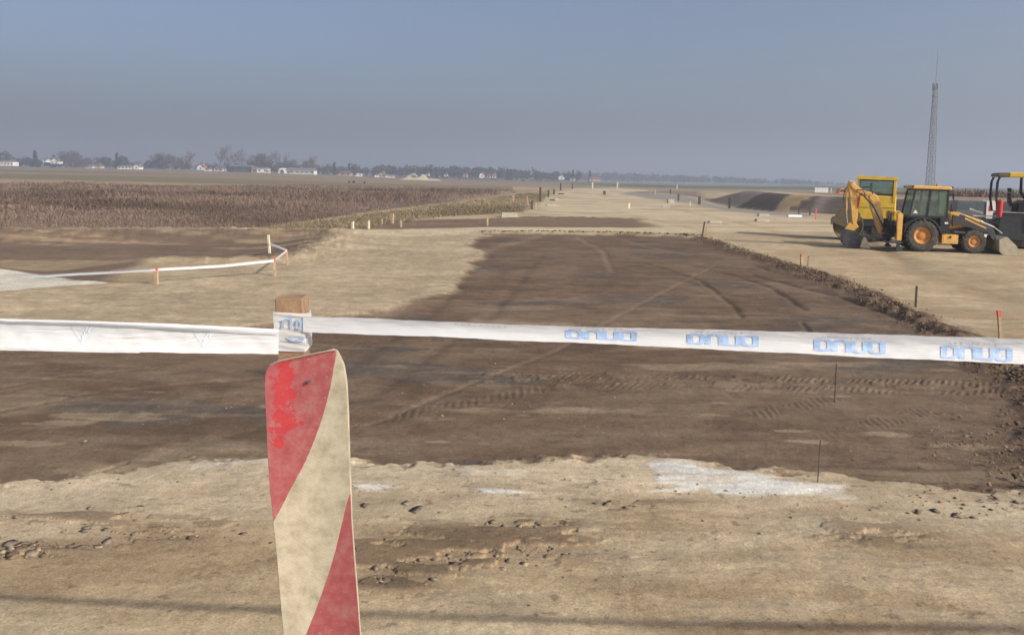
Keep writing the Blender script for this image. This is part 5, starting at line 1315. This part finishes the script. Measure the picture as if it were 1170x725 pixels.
TT = [(E1, 4, 173, 700, 'rounded evergreen tree behind the leftmost white building'), (K1, 40, 172.5, 660, 'dark pointed conifer left of the white gabled house'),
 (E1, 29, 180, 690, 'low evergreen bush tree left of the pointed conifer'), (E1, 56, 180, 690, 'evergreen between tiny house and gabled house'), (K2, 61.5, 177, 690, 'small dark spire tree behind the gabled house'),
 (P3, 76, 172, 650, 'left bare tree of the dense clump right of the gabled house'), (P3, 83, 171, 655, 'right bare tree of the dense clump right of the gabled house'), (P1, 90, 172.5, 660, 'narrow bare tree right of the dense clump'),
 (P5, 101, 179, 670, 'low bare tree above the small pale house'), (P5, 112, 179, 690, 'low bare tree above the brown roofed house'), (E1, 121, 179, 680, 'dark evergreen left of the long white building'), (K2, 133, 175, 690, 'thin dark tree by the long white building'), (E1, 139.5, 178, 680, 'rounded dark evergreen above the long white building'),
 (P3, 178, 175, 640, 'wide bare tree, left in the round trio right of the village gap'), (P3, 187, 173.5, 635, 'wide bare tree, middle of the round trio'), (P3, 197, 175.5, 640, 'wide bare tree, right in the round trio'), (P4, 217.5, 172.5, 640, 'dense upright tree left of the red roofed house'), (E1, 170, 183, 660, 'low dark bush tree left of the round trio'), (P5, 206, 179, 650, 'low bare tree between the trio and the dense upright one'),
 (P1, 256, 163, 590, 'tallest bare poplar in front of the dark barn'), (P1, 250, 169, 600, 'slim bare poplar left of the tallest one'), (P2, 268.5, 169, 585, 'bare poplar in the middle of the tall group'), (P2, 277, 167, 592, 'bare poplar, right one of the tall group'), (P2, 262, 172, 620, 'bare poplar behind the tallest pair'),
 (P3, 292, 174.5, 640, 'bare tree above the brick shed'), (P3, 303, 174, 640, 'bare tree above the white shed'), (P1, 316.5, 171.5, 640, 'bare tree left of the arched hall roof'), (P2, 322, 173.5, 645, 'bare tree behind the arched hall'), (P3, 331, 181, 650, 'small bare tree behind the stable'),
 (P4, 351, 177.5, 650, 'reddish rounded tree behind the right end of the stable'), (P4, 357, 180, 655, 'small reddish tree right of the rounded one'), (K2, 381, 185.5, 640, 'thin spire tree, left of two above the tan house'), (K2, 398, 186.5, 640, 'thin spire tree, right of two above the tan house'),
 (K2, 497.5, 191, 700, 'dark pointed tree sticking out of the wood above the sand heap'), (K2, 578.5, 193.5, 720, 'left of two thin spires on the wood edge'), (K2, 581.5, 193.5, 720, 'right of two thin spires on the wood edge'), (K1, 653, 194.5, 720, 'broad pointed conifer above the road end'), (K2, 672.5, 195, 720, 'narrow dark pointed tree right of the broad conifer')]
for pr, px_, yt, D_, lab in TT: tree(pr, px_, yt, 0, D_, lab)
# woods
def woods(name, px0, px1, D0, D1, xs, ys, n, colr, seed, tri=70):
    rd = np.random.default_rng(seed); px_ = rd.uniform(px0, px1, n); D_ = rd.uniform(D0, D1, n)
    x_ = (px_-585)/F*D_; z_ = coarse(x_, D_); top_ = CAMZ-(np.interp(px_, xs, ys)-hz(px_))*D_/F + rd.normal(0, 1.0, n) + 1.2*np.sin(px_*.33)*np.cos(px_*.11)
    H = np.clip(top_-z_, 2.5, 30)
    m_ = n*tri; c = rd.normal(0, 1, (m_, 3)); c /= np.linalg.norm(c, axis=1)[:, None]; c *= rd.uniform(.3, 1, m_)[:, None]**.5
    Hs = np.repeat(H, tri); c = c*np.column_stack([Hs*.32, Hs*.32, Hs*.42]); c[:, 2] += Hs*.54; c[:, 0] += np.repeat(x_, tri); c[:, 1] += np.repeat(D_, tri); c[:, 2] += np.repeat(z_, tri)
    s_ = (Hs*.10)[:, None]; a = rd.normal(0, 1, (m_, 3))*s_; b = rd.normal(0, 1, (m_, 3))*s_
    V_ = np.stack([c, c+a, c+b], 1).reshape(-1, 3); cc = np.repeat(np.array(colr)[None]*rd.uniform(.6, 1.4, (n, 1)), tri*3, 0)
    fastmesh(name, V_, np.arange(3*m_).reshape(-1, 3), scrubm, cc, kind='stuff')
woods('woods', 432, 660, 720, 900, [432, 450, 480, 520, 560, 590, 610, 640, 700, 740, 790, 830, 855, 880, 900, 920, 940, 975], [190.5, 190, 191, 191.5, 193, 194.5, 196, 198, 197.5, 198.5, 201, 201.5, 203.5, 206, 203.5, 206, 208, 209.5], 330, (.05, .05, .046), 5)
woods('treeline', 640, 975, 1150, 1400, [640, 700, 740, 790, 830, 855, 880, 900, 920, 940, 975], [198, 197.5, 199, 201, 202, 204, 206, 204, 206.5, 208, 209.5], 420, (.05, .05, .046), 6, 60)
woods('hedgerow', -80, 440, 690, 760, [-80, 0, 30, 60, 120, 165, 200, 240, 300, 360, 380, 440], [183, 181.5, 181, 183, 183, 187, 186, 187.5, 186.5, 188.5, 190, 191], 420, (.065, .06, .055), 9)
woods('brush', 300, 640, 560, 590, [300, 380, 440, 500, 640], [195.5, 199, 201, 204, 207], 260, (.13, .10, .08), 19, 30)
print('objects', len(bpy.data.objects))
